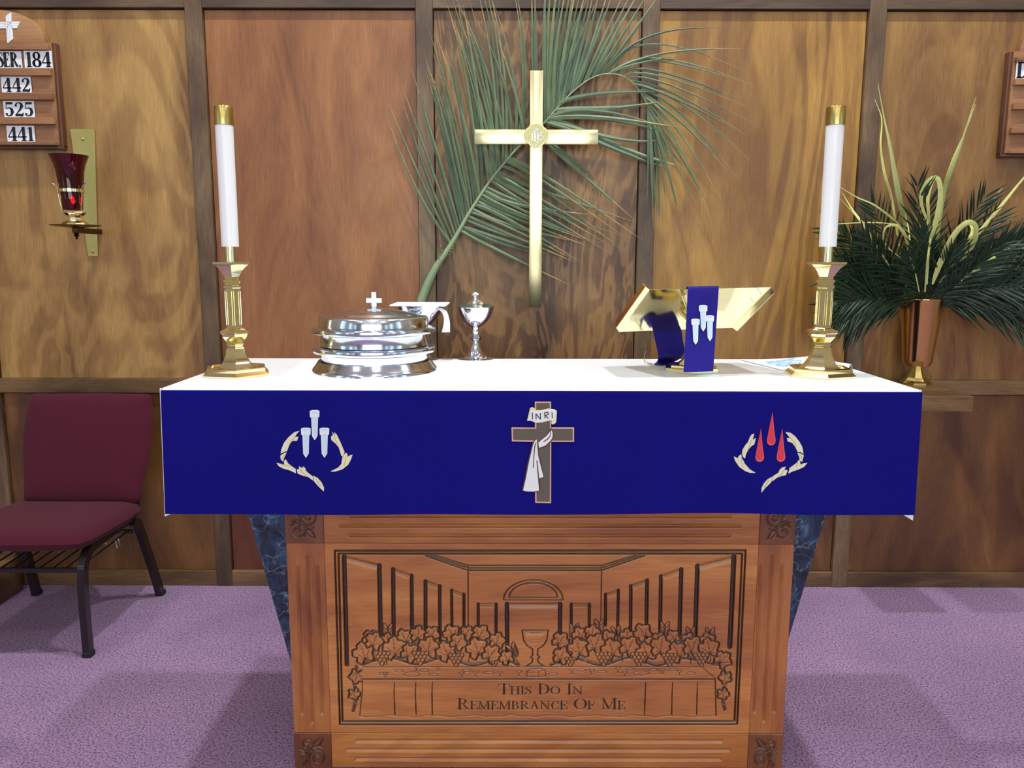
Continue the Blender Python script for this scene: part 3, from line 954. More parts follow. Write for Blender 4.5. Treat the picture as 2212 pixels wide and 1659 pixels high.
# table top, plates and cups
c.fill([(783, 1441), (1516, 1441), (1546, 1466), (781, 1466)], .0)
L([(783, 1441), (1516, 1441)], 3, 2.6, .7)
L([(1516, 1441), (1546, 1466)], 3, 2.6, .7)
for ex, ey, ra in [(828, 1456, 9), (862, 1450, 10), (889, 1457, 17), (916, 1449, 10), (936, 1458, 10), (1008, 1449, 9), (1056, 1454, 11), (1195, 1457, 10), (1256, 1448, 10), (1300, 1452, 10), (1362, 1446, 9), (1385, 1455, 17), (1412, 1448, 9), (1454, 1447, 9), (1492, 1455, 10)]:
    L([(ex + ra * cos(k * pi / 12), ey + ra * .28 * sin(k * pi / 12)) for k in range(25)], 2.2, 1.8, .7)
for ex, ey in [(832, 1459), (899, 1446), (946, 1446), (997, 1459), (1027, 1457), (1080, 1457), (1121, 1456), (1235, 1452), (1278, 1453), (1335, 1449), (1350, 1457), (1431, 1452), (1468, 1455)]:
    L([(ex - 6, ey - 6), (ex - 3, ey - 2), (ex + 3, ey - 2), (ex + 6, ey - 6), (ex - 6, ey - 6)], 2., 2, .7)
    L([(ex, ey - 2), (ex, ey + 4)], 2.4, 2.2, .8); L([(ex - 4, ey + 4.5), (ex + 4, ey + 4.5)], 2.2, 2.2, .7)
L([(1138, 1462), (1138, 1451), (1146, 1445), (1168, 1444), (1178, 1449), (1179, 1460), (1164, 1463), (1138, 1462)], 2.6, 2.4, .8)
L([(1164, 1463), (1163, 1451), (1178, 1449)], 2.2, 2, .7); L([(1138, 1453), (1163, 1454)], 2, 1.8, .7)
# hanging cloth of the table, with the inscription
c.fill([(782, 1467), (1545, 1467), (1548, 1547), (778, 1547)], .0)
L([(781, 1467.5), (1545, 1467.5)], 4.6, 4.5, .9)
L([(782, 1467), (783, 1490), (780, 1515), (777, 1546)], 3.2, 3.4, .8)
L([(1545, 1467), (1546, 1500), (1547, 1547)], 3.6, 4, .9)
L([(777 + k * 7.72, 1547 + 1.6 * sin(k * .55) + .8 * sin(k * 1.3)) for k in range(101)], 2.8, 2.6, .6)
for ua, ub, vb in ((852, 853, 1545), (898, 899, 1545), (934, 934, 1545), (1395, 1392, 1545), (1453, 1451, 1545), (1507, 1505, 1545)):
    L([(ua, 1474, 2), (ua - 1, 1500, 3.6), (ub, vb, 3.4)], 3, 3.4, .95, deep=.2)


def px_text(text, u, v, h, width):
    st_, w0 = layout(text, 0, 0, h)
    k = width / w0
    for pl in st_:
        L([(u + a * k, v - b_, max(w * 1.55, 2.3)) for a, b_, w in pl], 3, 3.2, .92, deep=.12)


px_text('THIS DO IN', 1076, 1500.5, 22, 183)
px_text('REMEMBRANCE OF ME', 987, 1533, 23, 364)
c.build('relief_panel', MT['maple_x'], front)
B().box(PX0 + .004, PX1 - .004, YP + .012, YP + .045, .002, Z3 - .002).build('backing_board', MT['board_edge'], front, flat=True)

# ================================================================== THE ALTAR
AX0, AX1, AYB = -.806, .939, aZ(1100, 775, AT).y
altar = root('altar', (.067, 2.1, 0), 'dark blue veined marble altar narrowing to the floor behind the carved front', 'altar')


def wedge(b, xt, xb, y0, y1, z0, z1):
    cx = .067
    lo = [(cx - xb, y0, z0), (cx + xb, y0, z0), (cx + xb, y1, z0), (cx - xb, y1, z0)]
    hi = [(cx - xt, y0, z1), (cx + xt, y0, z1), (cx + xt, y1, z1), (cx - xt, y1, z1)]
    return b.hexa(lo, hi)


wedge(B(), .832, .605, 2.022, AYB - .06, 0, .99).build('pedestal', MT['marble'], altar, bevel=.003)
B().box(AX0 + .006, AX1 - .006, YA + .012, AYB - .006, .99, AT - .004).build('top_slab', MT['marble'], altar, bevel=.003)

# white cloth on top and down the front edge
rr = random.Random(3)
b = B()
nx_, ny_ = 60, 18
top = [[Vector((AX0 + (AX1 - AX0) * i / nx_, YA + .004 + (AYB - YA - .004) * j / ny_, AT)) for j in range(ny_, -1, -1)] for i in range(nx_ + 1)]
P = [row + [Vector((row[-1].x, YA - .001, AT - .004)), Vector((row[-1].x, YA - .002, AT - .02))] for row in top]
fair = grid_sheet('altar_linen', [r[::-1] for r in P], .002, MT['linen'], None, (.067, 2.1, AT))
tag(fair, 'smooth white linen cloth covering the top of the altar', 'altar cloth')


def ztop(x, y):
    return AT


# blue frontal with its white lining
FL, FRT = aY(347, 843, YA - .006), aY(1993, 843, YA - .006)
fz1, fz0 = FL.z, aY(1160, 1110, YA - .006).z
fx0, fx1 = FL.x, FRT.x
front_cloth = root('altar_frontal', (.067, YA, fz1), 'deep blue cloth hanging over the front of the altar with embroidered symbols', 'altar cloth')


def fy(x, z):
    k = (fz1 - z) / (fz1 - fz0)
    return YA - .007 - .003 * k - .0022 * k * sin(x * 7.1 + 1) - .0012 * k * sin(x * 17 + 2)


P = []
for i in range(81):
    row = []
    for j in range(15):
        u = i / 80; k = j / 14
        x0_ = fx0 - .0055 * k; x1_ = fx1 + .003 * k
        x = x0_ + (x1_ - x0_) * u
        z = fz1 + (fz0 - fz1) * k + .0022 * sin(x * 3.4) * k - .001 * k * sin(x * 11)
        row.append(Vector((x, fy(x, z), z)))
    e_ = row[0]
    P.append([e_ + Vector((0, .0018, .0002)), e_ + Vector((0, .0012, .0)), e_ + Vector((0, .0005, -.0018)), e_ + Vector((0, .0002, -.0045))] + [row[0] + Vector((0, 0, -.009))] + row[1:])
grid_sheet('cloth', P, .002, MT['blue'], front_cloth, axis=(0, -1, 0))
b = B()
bl = [aY(346, 838, YA - .002), aY(352, 838, YA - .002), aY(372, 1109, YA - .002), aY(357, 1115, YA - .002)]
br_ = [aY(1985, 842, YA - .002), aY(1990, 842, YA - .002), aY(1971, 1124, YA - .002), aY(1944, 1108, YA - .002)]
for q in (bl, br_): b.prism([(p.x, p.z) for p in q], YA - .0045, YA - .003)
b.prism([(fx0 + .006, fz1 - .006), (fx1 - .008, fz1 - .006), (fx1 - .008, fz0 + .01), (fx0 + .006, fz0 + .01)], YA - .0035, YA - .0025)
o = b.build('lining', MT['cotton'], front_cloth, flat=True)
o['label'] = 'white lining peeping out at the lower corners'


def emb(name, polys, parent=front_cloth, Yf=None):
    """appliques: list of (material index, [px...], layer) lying on the cloth"""
    b = B()
    mats = []
    for mt, poly, layer in polys:
        if mt not in mats: mats.append(mt)
        w = [aY(u, v, YA - .008) for u, v in poly]
        yy = (Yf if Yf else min(fy(p.x, p.z) for p in w)) - .0014 - .0009 * layer
        w = [aY(u, v, yy) for u, v in poly]
        b.prism([(p.x, p.z) for p in w], yy, yy + .0012 + (.0008 if layer == 0 else 0), mats.index(mt))
    return b.build(name, None, parent, flat=True, mats=[MT[k] for k in mats])


def shrink(poly, d):
    cx = sum(p[0] for p in poly) / len(poly); cy = sum(p[1] for p in poly) / len(poly)
    out = []
    for x, y in poly:
        l_ = sqrt((x - cx) ** 2 + (y - cy) ** 2) or 1
        out.append((x - (x - cx) / l_ * d, y - (y - cy) / l_ * d))
    return out


def crop(pts, ox, oy, s):
    return [(ox + x / s, oy + y / s) for x, y in pts]


def nail_polys(cx, y0, h=64.):
    k = h / 64.
    full = [(cx - 10.5 * k, y0 + 2), (cx - 6 * k, y0), (cx + 6 * k, y0), (cx + 10.5 * k, y0 + 2), (cx + 10 * k, y0 + 15 * k), (cx + 7.3 * k, y0 + 16 * k), (cx + 6.2 * k, y0 + 56 * k), (cx + .3, y0 + 65 * k), (cx - 5.6 * k, y0 + 56 * k), (cx - 7.2 * k, y0 + 16 * k), (cx - 10 * k, y0 + 15 * k)]
    sh = [(cx - 5.6 * k, y0 + 14 * k), (cx + 5.6 * k, y0 + 14 * k), (cx + 4.6 * k, y0 + 55 * k), (cx + .3, y0 + 61 * k), (cx - 4.2 * k, y0 + 55 * k)]
    hd = [(cx - 8 * k, y0 + 4 * k), (cx - 4 * k, y0 + 2 * k), (cx + 4 * k, y0 + 2 * k), (cx + 8 * k, y0 + 4 * k), (cx + 4 * k, y0 + 6.5 * k), (cx - 4 * k, y0 + 6.5 * k)]
    return [('e_white', full, 0), ('e_ice', sh, 1), ('e_ice', hd, 1)]


for cx, y0 in ((679.5, 886), (660.5, 924), (700.5, 924)):
    emb('nail_emblem', nail_polys(cx, y0))
for cx, y0 in ((1666.5, 891), (1641.5, 926.5), (1687.5, 926.5)):
    hh = 71
    dr = [(cx + 2.5, y0)] + [(cx + 6, y0 + 40), (cx + 9, y0 + 60), (cx + 7.5, y0 + 67), (cx + 2, y0 + hh), (cx - 4, y0 + hh), (cx - 8.5, y0 + 67), (cx - 9.5, y0 + 60), (cx - 4, y0 + 30)]
    emb('drop_emblem', [('e_pink', dr, 0), ('e_red', [(x * .8 + cx * .2, y * .9 + (y0 + 40) * .1) for x, y in dr], 1)])
S1 = 3.2529
thorns = [
    [(218, 230), (180, 240), (140, 275), (108, 315), (90, 360), (85, 390), (112, 378), (130, 372), (145, 330), (168, 300), (200, 300), (210, 272), (185, 272), (200, 250)],
    [(128, 380), (100, 392), (83, 405), (86, 430), (100, 446), (110, 420)],
    [(56, 456), (72, 478), (100, 494), (150, 508), (192, 528), (190, 498), (160, 478), (138, 460), (120, 430), (108, 440), (110, 470), (85, 462)],
    [(212, 480), (216, 498), (198, 502), (205, 530), (240, 545), (280, 555), (310, 578), (312, 552), (280, 528), (262, 510), (258, 492), (240, 480), (240, 494)],
    [(315, 546), (316, 580), (345, 615), (388, 656), (390, 630), (370, 590), (345, 562)],
    [(447, 236), (452, 262), (438, 270), (442, 295), (470, 318), (495, 350), (512, 405), (522, 412), (534, 380), (520, 345), (500, 300), (480, 258), (462, 240), (466, 270)],
    [(540, 384), (518, 420), (512, 462), (490, 488), (434, 516), (470, 516), (520, 500), (560, 468), (580, 430), (590, 398), (565, 405), (552, 415), (556, 395)],
]
S2 = 4.6083
thorns2 = [
    [(414, 308), (385, 318), (368, 345), (350, 392), (325, 420), (295, 470), (290, 505), (300, 540), (320, 556), (328, 515), (350, 470), (385, 430), (412, 415), (428, 352), (398, 370), (402, 340)],
    [(284, 514), (258, 530), (250, 552), (208, 536), (222, 580), (262, 638), (320, 680), (370, 698), (426, 698), (370, 665), (320, 610), (300, 570), (286, 545)],
    [(722, 292), (742, 318), (768, 352), (738, 352), (745, 385), (790, 400), (820, 440), (845, 490), (872, 490), (903, 512), (890, 440), (862, 390), (820, 335), (775, 300)],
    [(842, 500), (860, 540), (868, 580), (888, 588), (905, 525), (880, 508)],
    [(860, 565), (835, 600), (800, 625), (765, 650), (752, 706), (790, 685), (850, 665), (905, 640), (940, 600), (900, 604), (874, 618), (868, 590)],
    [(726, 638), (690, 645), (668, 665), (650, 700), (610, 725), (592, 740), (592, 782), (630, 752), (680, 730), (725, 722), (745, 672), (720, 668), (705, 680)],
    [(590, 738), (545, 762), (510, 800), (485, 850), (484, 895), (520, 850), (560, 812), (584, 785)],
]
for src, ox, oy, s_ in ((thorns, 580, 860, S1), (thorns2, 1540, 870, S2)):
    for t in src:
        p = crop(t, ox, oy, s_)
        ps = []
        P2 = shrink(p, 0)
        emb('thorn_emblem', [('e_cream', p, 0)])
        # seam stitched along the branch
        n_ = len(p)
        a, m1, m2, z_ = p[0], p[n_ // 4], p[3 * n_ // 4], p[n_ // 2]
        mid = ((m1[0] + m2[0]) / 2, (m1[1] + m2[1]) / 2)
        e0 = (a[0] * .5 + mid[0] * .5, a[1] * .5 + mid[1] * .5); e1 = (z_[0] * .5 + mid[0] * .5, z_[1] * .5 + mid[1] * .5)
        dx, dy = e1[0] - e0[0], e1[1] - e0[1]; l_ = sqrt(dx * dx + dy * dy) or 1
        nx0, ny0 = -dy / l_ * .5, dx / l_ * .5
        emb('thorn_seam', [('e_tan', [(e0[0] - nx0, e0[1] - ny0), (mid[0] - nx0, mid[1] - ny0), (e1[0] - nx0, e1[1] - ny0), (e1[0] + nx0, e1[1] + ny0), (mid[0] + nx0, mid[1] + ny0), (e0[0] + nx0, e0[1] + ny0)], 1.2)])
# central cross with drape and scroll
S3 = 6.6333
CR = lambda pts: crop(pts, 1080, 860, S3)
cr_o = CR([(500, 52), (732, 52), (732, 422), (1062, 422), (1062, 628), (735, 628), (732, 1505), (505, 1500), (500, 628), (170, 620), (165, 422), (500, 425)])
cr_i = CR([(520, 70), (712, 70), (716, 440), (1042, 440), (1042, 608), (718, 608), (714, 1485), (525, 1480), (520, 606), (190, 600), (186, 440), (522, 440)])
YE = min(fy(aY(u, v, YA).x, aY(u, v, YA).z) for u in (1105, 1170, 1240) for v in (870, 940, 1000, 1086))
emb('cross_emblem', [('e_peach', cr_o, 0), ('e_grey', cr_i, 1)], Yf=YE)
dr1 = CR([(735, 425), (760, 480), (770, 540), (740, 620), (660, 700), (560, 730), (535, 640), (600, 580), (660, 530), (700, 470)])
dr1i = CR([(735, 450), (755, 500), (755, 550), (730, 605), (650, 680), (560, 712), (548, 640), (600, 595), (665, 545), (710, 490)])
dr2 = CR([(535, 585), (490, 600), (460, 660), (400, 900), (350, 1160), (315, 1325), (360, 1345), (500, 1345), (580, 1330), (575, 1160), (640, 1140), (600, 980), (560, 800), (548, 680)])
dr2i = CR([(530, 592), (500, 610), (475, 670), (420, 900), (370, 1160), (332, 1322), (380, 1335), (480, 1338), (568, 1325), (560, 1150), (625, 1130), (585, 980), (548, 830), (535, 700)])
emb('drape_emblem', [('e_brown', dr1, 1.6), ('e_white', dr1i, 2.4), ('e_brown', dr2, 1.7), ('e_white', dr2i, 2.6),
                     ('e_brown', CR([(510, 640), (490, 700), (470, 1000), (482, 1000), (502, 710), (525, 630)]), 3.3),
                     ('e_brown', CR([(522, 895), (536, 895), (580, 1330), (562, 1330)]), 3.3), ('e_brown', CR([(725, 450), (735, 450), (725, 540), (690, 590), (626, 632), (622, 622), (680, 580), (715, 535)]), 3.3)], Yf=YE)
sc1 = CR([(430, 150), (455, 128), (490, 140), (520, 175), (600, 170), (690, 148), (780, 160), (815, 185), (808, 330), (800, 355), (760, 378), (735, 365), (740, 320), (680, 330), (600, 350), (520, 355), (440, 325), (388, 325)])
sc2 = CR([(435, 195), (520, 190), (600, 190), (700, 170), (800, 185), (795, 320), (700, 315), (600, 340), (520, 345), (450, 318), (410, 312)])
emb('scroll_emblem', [('e_cream', sc1, 1.7), ('e_white', sc2, 2.6)], Yf=YE)
b = B()
yy = YE - .0014 - .0009 * 3.4
for (ua, va, ub, vb) in ((462, 205, 466, 305), (515, 225, 518, 308), (515, 225, 582, 305), (582, 305, 578, 215), (638, 210, 648, 290), (640, 208, 685, 202), (685, 202, 698, 228), (698, 228, 650, 252), (655, 252, 690, 290), (745, 203, 750, 288)):
    pa, pb = CR([(ua, va), (ub, vb)])
    A_, C_ = aY(pa[0], pa[1], yy), aY(pb[0], pb[1], yy)
    stroke_polys(b, [[(A_.x, A_.z, .0020), (C_.x, C_.z, .0020)]], yy, .0012)
b.build('embroidered_letters', MT['ink'], front_cloth, flat=True)

# ================================================================== THINGS ON THE ALTAR
TT = AT + .0005


def prof_px(rows, cx, Y, zbase=None, sx=1.):
    """rows: (width px, y px) measured in the plane through the axis -> (radius, z), bottom to top"""
    out = []
    for w, y in rows:
        p = aY(cx, y, Y)
        out.append((w / 2 * depth(Y, p.z) / F * sx, p.z))
    out.sort(key=lambda q: q[1]) if False else None
    if zbase is not None:
        out[0] = (out[0][0], zbase)
        for i in range(1, len(out)):
            if out[i][1] < out[i - 1][1] + .0006: out[i] = (out[i][0], out[i - 1][1] + .0006)
    return out


# white corporal under the trays
pts = [(628, 800), (670, 778), (800, 774.5), (930, 776), (1000, 777), (1078, 776), (1072, 800), (1076, 832), (1000, 835), (860, 836), (745, 836), (640, 832), (600, 818)]
w = [aZ(u, v, TT + .001) for u, v in pts]
w = smooth_line([(p.x, p.y) for p in w], 78, closed=True)
b = B()
b.slab([(p[0], p[1]) for p in w], AT + .0003, AT + .0016)
tag(b.build('corporal', MT['cotton'], None, (w[0][0], w[0][1], AT), flat=True), 'bright white cotton cloth spread flat under the silver trays', 'cloth')
TB = AT + .0018
# a raised fold of it between the two chalices
rows = []
for i in range(15):
    u = 948 + 50 * i / 14
    hh = .010 * sin(pi * i / 14) ** 1.4
    rows.append([aZ(u, 792, TB) + Vector((0, 0, .0002)), aZ(u + 2, 786, TB) + Vector((0, 0, hh)), aZ(u + 4, 781, TB) + Vector((0, 0, .0002))])
fold = grid_sheet('folded_napkin', rows, .0012, MT['cotton'], None, tuple(aZ(970, 786, TB)))
tag(fold, 'small rumpled fold of white cloth between the two silver chalices', 'cloth')

# --- communion trays
TX, TYC = 811, 2.105
ctr = aY(TX, 809, TYC)
cx_, cy_ = ctr.x, TYC
K = depth(TYC, 1.1) / F


def rz(w, y): return (w / 2 * K, aY(TX, y, TYC).z)


zb0 = TB
b = B()
b.lathe([(134 * K, zb0), (134 * K, zb0 + .004), (132 * K, zb0 + .009), (129 * K, zb0 + .013), (125.5 * K, zb0 + .019), (120 * K, zb0 + .029), (117 * K, aY(TX, 790, TYC).z), (112 * K, aY(TX, 789, TYC).z)], (cx_, cy_), 96)
o = b.build('tray_stand', MT['alu'], None, (cx_, cy_, zb0), smooth=50)
tag(o, 'wide flared silver base under the stack of round trays', 'tray', 'stack of silver communion trays')
zs = aY(TX, 789, TYC).z


def tray(z_wall0, y_rim0, y_rim1, name, label, topz):
    z0 = z_wall0
    za, zb_ = aY(TX, y_rim0, TYC).z, aY(TX, y_rim1, TYC).z
    t = root(name, (cx_, cy_, z0), label, 'tray', 'stack of silver communion trays')
    b = B()
    b.lathe([(114 * K, z0 + .0002), (115.5 * K, z0 + .002), (111.5 * K, za - .004), (113.5 * K, za - .001), (120 * K, za)], (cx_, cy_), 96, cap=True)
    b.build('tray_wall', MT['alu'], t, smooth=50)
    b = B()
    mz = (za + zb_) / 2
    b.lathe([(115 * K, za), (125 * K, za), (129.5 * K, za + .0015), (131 * K, mz), (130 * K, zb_ - .002), (126 * K, zb_), (116 * K, topz)], (cx_, cy_), 96, cap=True)
    b.build('tray_rim', MT['alu'], t, smooth=50)
    return t


z1t = aY(TX, 745, TYC).z
tray(zs + .0003, 759, 747, 'communion_tray', 'lower round silver tray of the stack with a rolled rim', z1t)
z2t = aY(TX, 704, TYC).z
tray(z1t + .0003, 718, 706, 'communion_tray', 'upper round silver tray of the stack just below the lid', z2t)
lid = root('domed_cover', (cx_, cy_, z2t), 'domed silver lid with a small cross handle on the tray stack', 'lid')
z_sh = aY(TX, 683, TYC).z
zk = aY(TX, 668, TYC).z
b = B()
b.lathe([(115.5 * K, z2t + .0003), (115.5 * K, z_sh - .003), (113.5 * K, z_sh), (110 * K, z_sh + .002), (92 * K, z_sh + .0045), (90 * K, z_sh + .007), (70 * K, z_sh + .010), (67 * K, z_sh + .0125), (42 * K, z_sh + .0165), (36 * K, z_sh + .0195), (20 * K, z_sh + .0215), (12 * K, z_sh + .0245), (7 * K, z_sh + .0265), (.0005, z_sh + .0268)], (cx_, cy_), 96)
b.build('dome', MT['alu'], lid, smooth=40)
b = B()
ctop = aY(808, 631, TYC).z; carm0 = aY(808, 654, TYC).z; carm1 = aY(808, 644, TYC).z
xc = aY(808, 650, TYC).x
b.box(xc - 5 * K, xc + 5 * K, cy_ - .003, cy_ + .003, z_sh + .024, ctop)
b.box(xc - 16.3 * K, xc - 5 * K, cy_ - .003, cy_ + .003, carm0, carm1)
b.box(xc + 5 * K, xc + 16.3 * K, cy_ - .003, cy_ + .003, carm0, carm1)
b.build('cross_handle', MT['brush'], lid, flat=True)


def chalice(cx, y_foot, Y, rows_foot, mat, name, label, lidrows=None, n=64, lobes=0):
    p = aY(cx, y_foot, Y)
    t = root(name, (p.x, Y, TB), label, 'chalice')
    return t, p.x


# --- covered chalice (ciborium)
YC = 2.365
t = root('covered_chalice', (aY(1027, 784, YC).x, YC, TB), 'silver covered chalice with a cross knob on its lid', 'chalice')
X0 = aY(1027, 700, YC).x
def PR(rows, cx, Y, zb=None): return prof_px(rows, cx, Y, zb)
B().lathe(PR([(79, 788), (79, 783), (76, 780.5), (62, 779), (52, 776), (38, 768), (26, 757), (18, 746), (13, 738), (13, 736)], 1027, YC, TB), (X0, YC), 64).build('foot', MT['silver'], t, smooth=35)
B().lathe(PR([(13, 736), (20, 735), (29, 728.5), (21, 722.5), (14, 721)], 1027, YC), (X0, YC), 6, phase=.2).build('knop', MT['silver'], t, smooth=15)
B().lathe(PR([(13, 721.5), (16, 716), (13, 712), (16, 707), (17, 706)], 1027, YC), (X0, YC), 32).build('stem', MT['silver'], t)
B().lathe(PR([(16, 707), (28, 703.5), (45, 697), (60, 688.5), (70, 680), (77, 671), (81, 664.5), (78, 663.8)], 1027, YC), (X0, YC), 64).build('bowl', MT['silver'], t, smooth=50)
ld = B().lathe(PR([(83, 664.2), (85, 662.5), (76, 661), (60, 658.5), (40, 655), (28, 651), (20, 649), (12, 647), (9, 645)], 1027, YC), (X0, YC), 64).build('lid', MT['silver'], t, smooth=40)
zz = lambda y: aY(1027, y, YC).z
kk = depth(YC, 1.15) / F
b = B()
b.ball((X0, YC, zz(642.5)), 4.6 * kk, 16, 8, .8)
b.box(X0 - 3.2 * kk, X0 + 3.2 * kk, YC - .0035, YC + .0035, zz(640), zz(631))
b.hexa([(X0 - 8 * kk, YC - .003, zz(638)), (X0 + 8 * kk, YC - .003, zz(638)), (X0 + 8 * kk, YC + .003, zz(638)), (X0 - 8 * kk, YC + .003, zz(638))],
       [(X0 - 6.5 * kk, YC - .003, zz(633)), (X0 + 6.5 * kk, YC - .003, zz(633)), (X0 + 6.5 * kk, YC + .003, zz(633)), (X0 - 6.5 * kk, YC + .003, zz(633))])
b.build('cross_knob', MT['silver'], ld, bevel=.0006)

# --- chalice behind the trays under a square pall
YC2 = 2.355
X2 = aY(908, 700, YC2).x
t = root('chalice', (X2, YC2, TB), 'silver chalice half hidden behind the tray stack under a square white pall', 'chalice')
B().lathe(PR([(80, 788), (80, 783), (77, 780.5), (62, 779), (52, 776), (38, 768), (26, 757), (18, 746), (13, 738), (13, 736)], 908, YC2, TB), (X2, YC2), 64).build('foot', MT['silver'], t, smooth=35)
B().lathe(PR([(13, 737), (20, 735), (29, 728.5), (21, 722.5), (14, 719), (16, 712), (17, 706)], 908, YC2), (X2, YC2), 32).build('stem', MT['silver'], t)
B().lathe(PR([(16, 707), (40, 703), (62, 694), (80, 683), (92, 672), (98, 664), (100, 659.2), (97, 659.0)], 908, YC2), (X2, YC2), 64).build('bowl', MT['silver'], t, smooth=50)
zp = aY(908, 659, YC2).z + .0003
pc = [aZ(834, 659.5, zp), aZ(961, 662.5, zp), aZ(986, 656, zp), aZ(868, 652.5, zp)]
cpx = sum(p.x for p in pc) / 4
b = B()
hw = (aZ(961, 662, zp).x - aZ(836, 662, zp).x) / 2
rt = .06
sq = [(X2 - hw * cos(rt) + hw * sin(rt) * .6, YC2 - .075), (X2 + hw, YC2 - .085), (X2 + hw * .99, YC2 + .09), (X2 - hw * .98, YC2 + .095)]
b.slab(sq, zp, zp + .0042)
tag(b.build('pall', MT['cotton'], None, (X2, YC2, zp), bevel=.0012), 'stiff square white pall lying on the chalice behind the trays', 'pall')
# linen strip hanging from under the pall
xr = X2 + hw
rows = []
path = [(942, 664, .0), (958, 672, -.005), (964, 686, -.006), (965, 700, -.006), (963, 718, -.006)]
wd = [16, 12, 11, 14, 18]
sm = smooth_line([(u, v, dy, w_) for (u, v, dy), w_ in zip(path, wd)], 24)
zprev = None
for q in sm:
    a = aY(q[0] - q[3] / 2, q[1], YC2 - .02 + q[2]); c_ = aY(q[0] + q[3] / 2, q[1] - .5, YC2 - .015 + q[2])
    m2 = (a + c_) / 2 + Vector((0, -.004, 0))
    rows.append([a, m2, c_])
tag(grid_sheet('purificator', rows, .001, MT['cotton'], None, tuple(rows[0][1]), axis=(0, -1, 0)), 'narrow white linen strip hanging from the chalice beside the pall', 'cloth')


# --- candlesticks
def candlestick(cx, yb, Y, phase, lbl1, lbl2, top, flip=False):
    """cx: foot centre px; top = (cx at the pan)"""
    X = aY(cx, 817, Y).x
    k0 = depth(Y, AT) / F
    def row(w, y): return (w / 2 * depth(Y, aY(cx, y, Y).z) / F, aY(cx, y, Y).z)
    t = root('candlestick', (X, Y, TT), lbl1, 'candlestick', 'brass candlesticks on the altar')
    c_ = (X, Y)
    hx = 1.06
    B().lathe([(76 * k0, TT), (76 * k0, TT + .004), (74 * k0, TT + .006), (68 * k0, TT + .012), (68 * k0, TT + .019), (65 * k0, TT + .021), (63 * k0, TT + .0212),
               (57 * k0, TT + .0225)] + [row(w * 1.15, y) for w, y in ((92, 801.5), (74, 794), (58, 784), (47, 773.5), (39.5, 763), (36, 752))], c_, 6, phase).build('foot', MT['brass'], t, smooth=12)
    B().lathe([row(w * hx, y) for w, y in ((34, 753), (39, 752), (39, 749.5), (33, 748), (33, 745), (38, 744), (38, 741), (34, 740), (36, 738), (44, 733), (54, 726), (57, 720), (63, 718), (63, 713.5), (52, 712), (40, 709), (36, 707))], c_, 6, phase).build('lower_collar', MT['brass'], t, smooth=12)
    B().lathe([row(33 * hx, 708), row(33 * hx, 622)], c_, 6, phase).build('shaft', MT['brass'], t, smooth=12)
    # raised frames on the shaft faces
    za, zb_ = row(1, 702)[1], row(1, 628)[1]
    ra = row(33 * hx, 665)[0]
    b = B()
    for k in range(6):
        a = phase + pi / 3 * (k + .5)
        n_ = Vector((cos(a), sin(a), 0)); u_ = Vector((-sin(a), cos(a), 0))
        r0 = ra * cos(pi / 6); h_ = ra * .5 * .72
        for (s0, s1, q0, q1) in ((-h_, -h_ + .0016, za, zb_), (h_ - .0016, h_, za, zb_), (-h_, h_, za, za + .0016), (-h_, h_, zb_ - .0016, zb_)):
            base = [Vector((X, Y, 0)) + n_ * r + u_ * s for r, s in ((r0 - .0005, s0), (r0 + .001, s0), (r0 + .001, s1), (r0 - .0005, s1))]
            b.hexa([(p.x, p.y, q0) for p in base], [(p.x, p.y, q1) for p in base])
    b.build('shaft_moulding', MT['brass'], t, flat=True)
    B().lathe([row(w * hx, y) for w, y in ((34, 623), (38, 621), (38, 617), (33, 615), (33, 611), (38, 609), (38, 605), (31, 603), (31, 598), (37, 594), (46, 586), (60, 578), (72, 573), (77, 571.5), (80, 571), (80, 566), (40, 565.5))], c_, 6, phase).build('drip_pan', MT['brass'], t, smooth=12)
    zt = row(1, 565.5)[1]
    # candle: socket, white tube, brass cap
    cd = root('candle', (X, Y, zt), lbl2, 'candle', 'tall white altar candles')
    z1_, z2_, z3_ = row(1, 533)[1], row(1, 271)[1], row(1, 231)[1]
    B().lathe([(11.3 * k0, zt + .0002), (11.3 * k0, z1_ + .001)], c_, 32).build('brass_socket', MT['brass'], cd)
    rc = 17.7 * k0
    B().lathe([(rc * .96, z1_), (rc, z1_ + .001), (rc * 1.015, z2_ - .001), (rc * .97, z2_)], c_, 48).build('wax_tube', MT['candle'], cd)
    B().lathe([(rc * 1.09, z2_), (rc * 1.09, z3_ - .002), (rc * 1.04, z3_), (rc * .5, z3_ + .003), (rc * .2, z3_ + .0035), (rc * .19, z3_ + .006), (rc * .05, z3_ + .0065)], c_, 48).build('candle_cap', MT['brass_old'], cd)


candlestick(512, 832, 2.03, radians(-72), 'polished brass six-sided candlestick at the left end of the altar', 'tall white candle with a brass cap left of the tray stack', 487)
candlestick(1770, 831, 2.045, radians(-98), 'polished brass six-sided candlestick at the right end of the altar', 'tall white candle with a brass cap right of the book stand', 1797)

# --- brass book stand with the purple ribbon over it
bc = aZ(1493, 800, TT)
YS = bc.y
st_ = root('book_stand', (bc.x, YS, TT), 'shiny brass book stand with a slanted plate and six-sided foot', 'book stand')
kS = depth(YS, AT) / F
B().lathe([(62 * kS, TT), (62 * kS, TT + .009), (60 * kS, TT + .010), (50 * kS, TT + .011), (50 * kS, TT + .016), (46 * kS, TT + .018)], (bc.x, YS), 6, radians(-100)).build('foot', MT['brass'], st_, smooth=12)
B().lathe([(32 * kS, TT + .018), (20 * kS, TT + .03), (12 * kS, TT + .05), (8 * kS, TT + .07), (7 * kS, TT + .118)], (bc.x, YS), 24).build('stem', MT['brass'], st_)
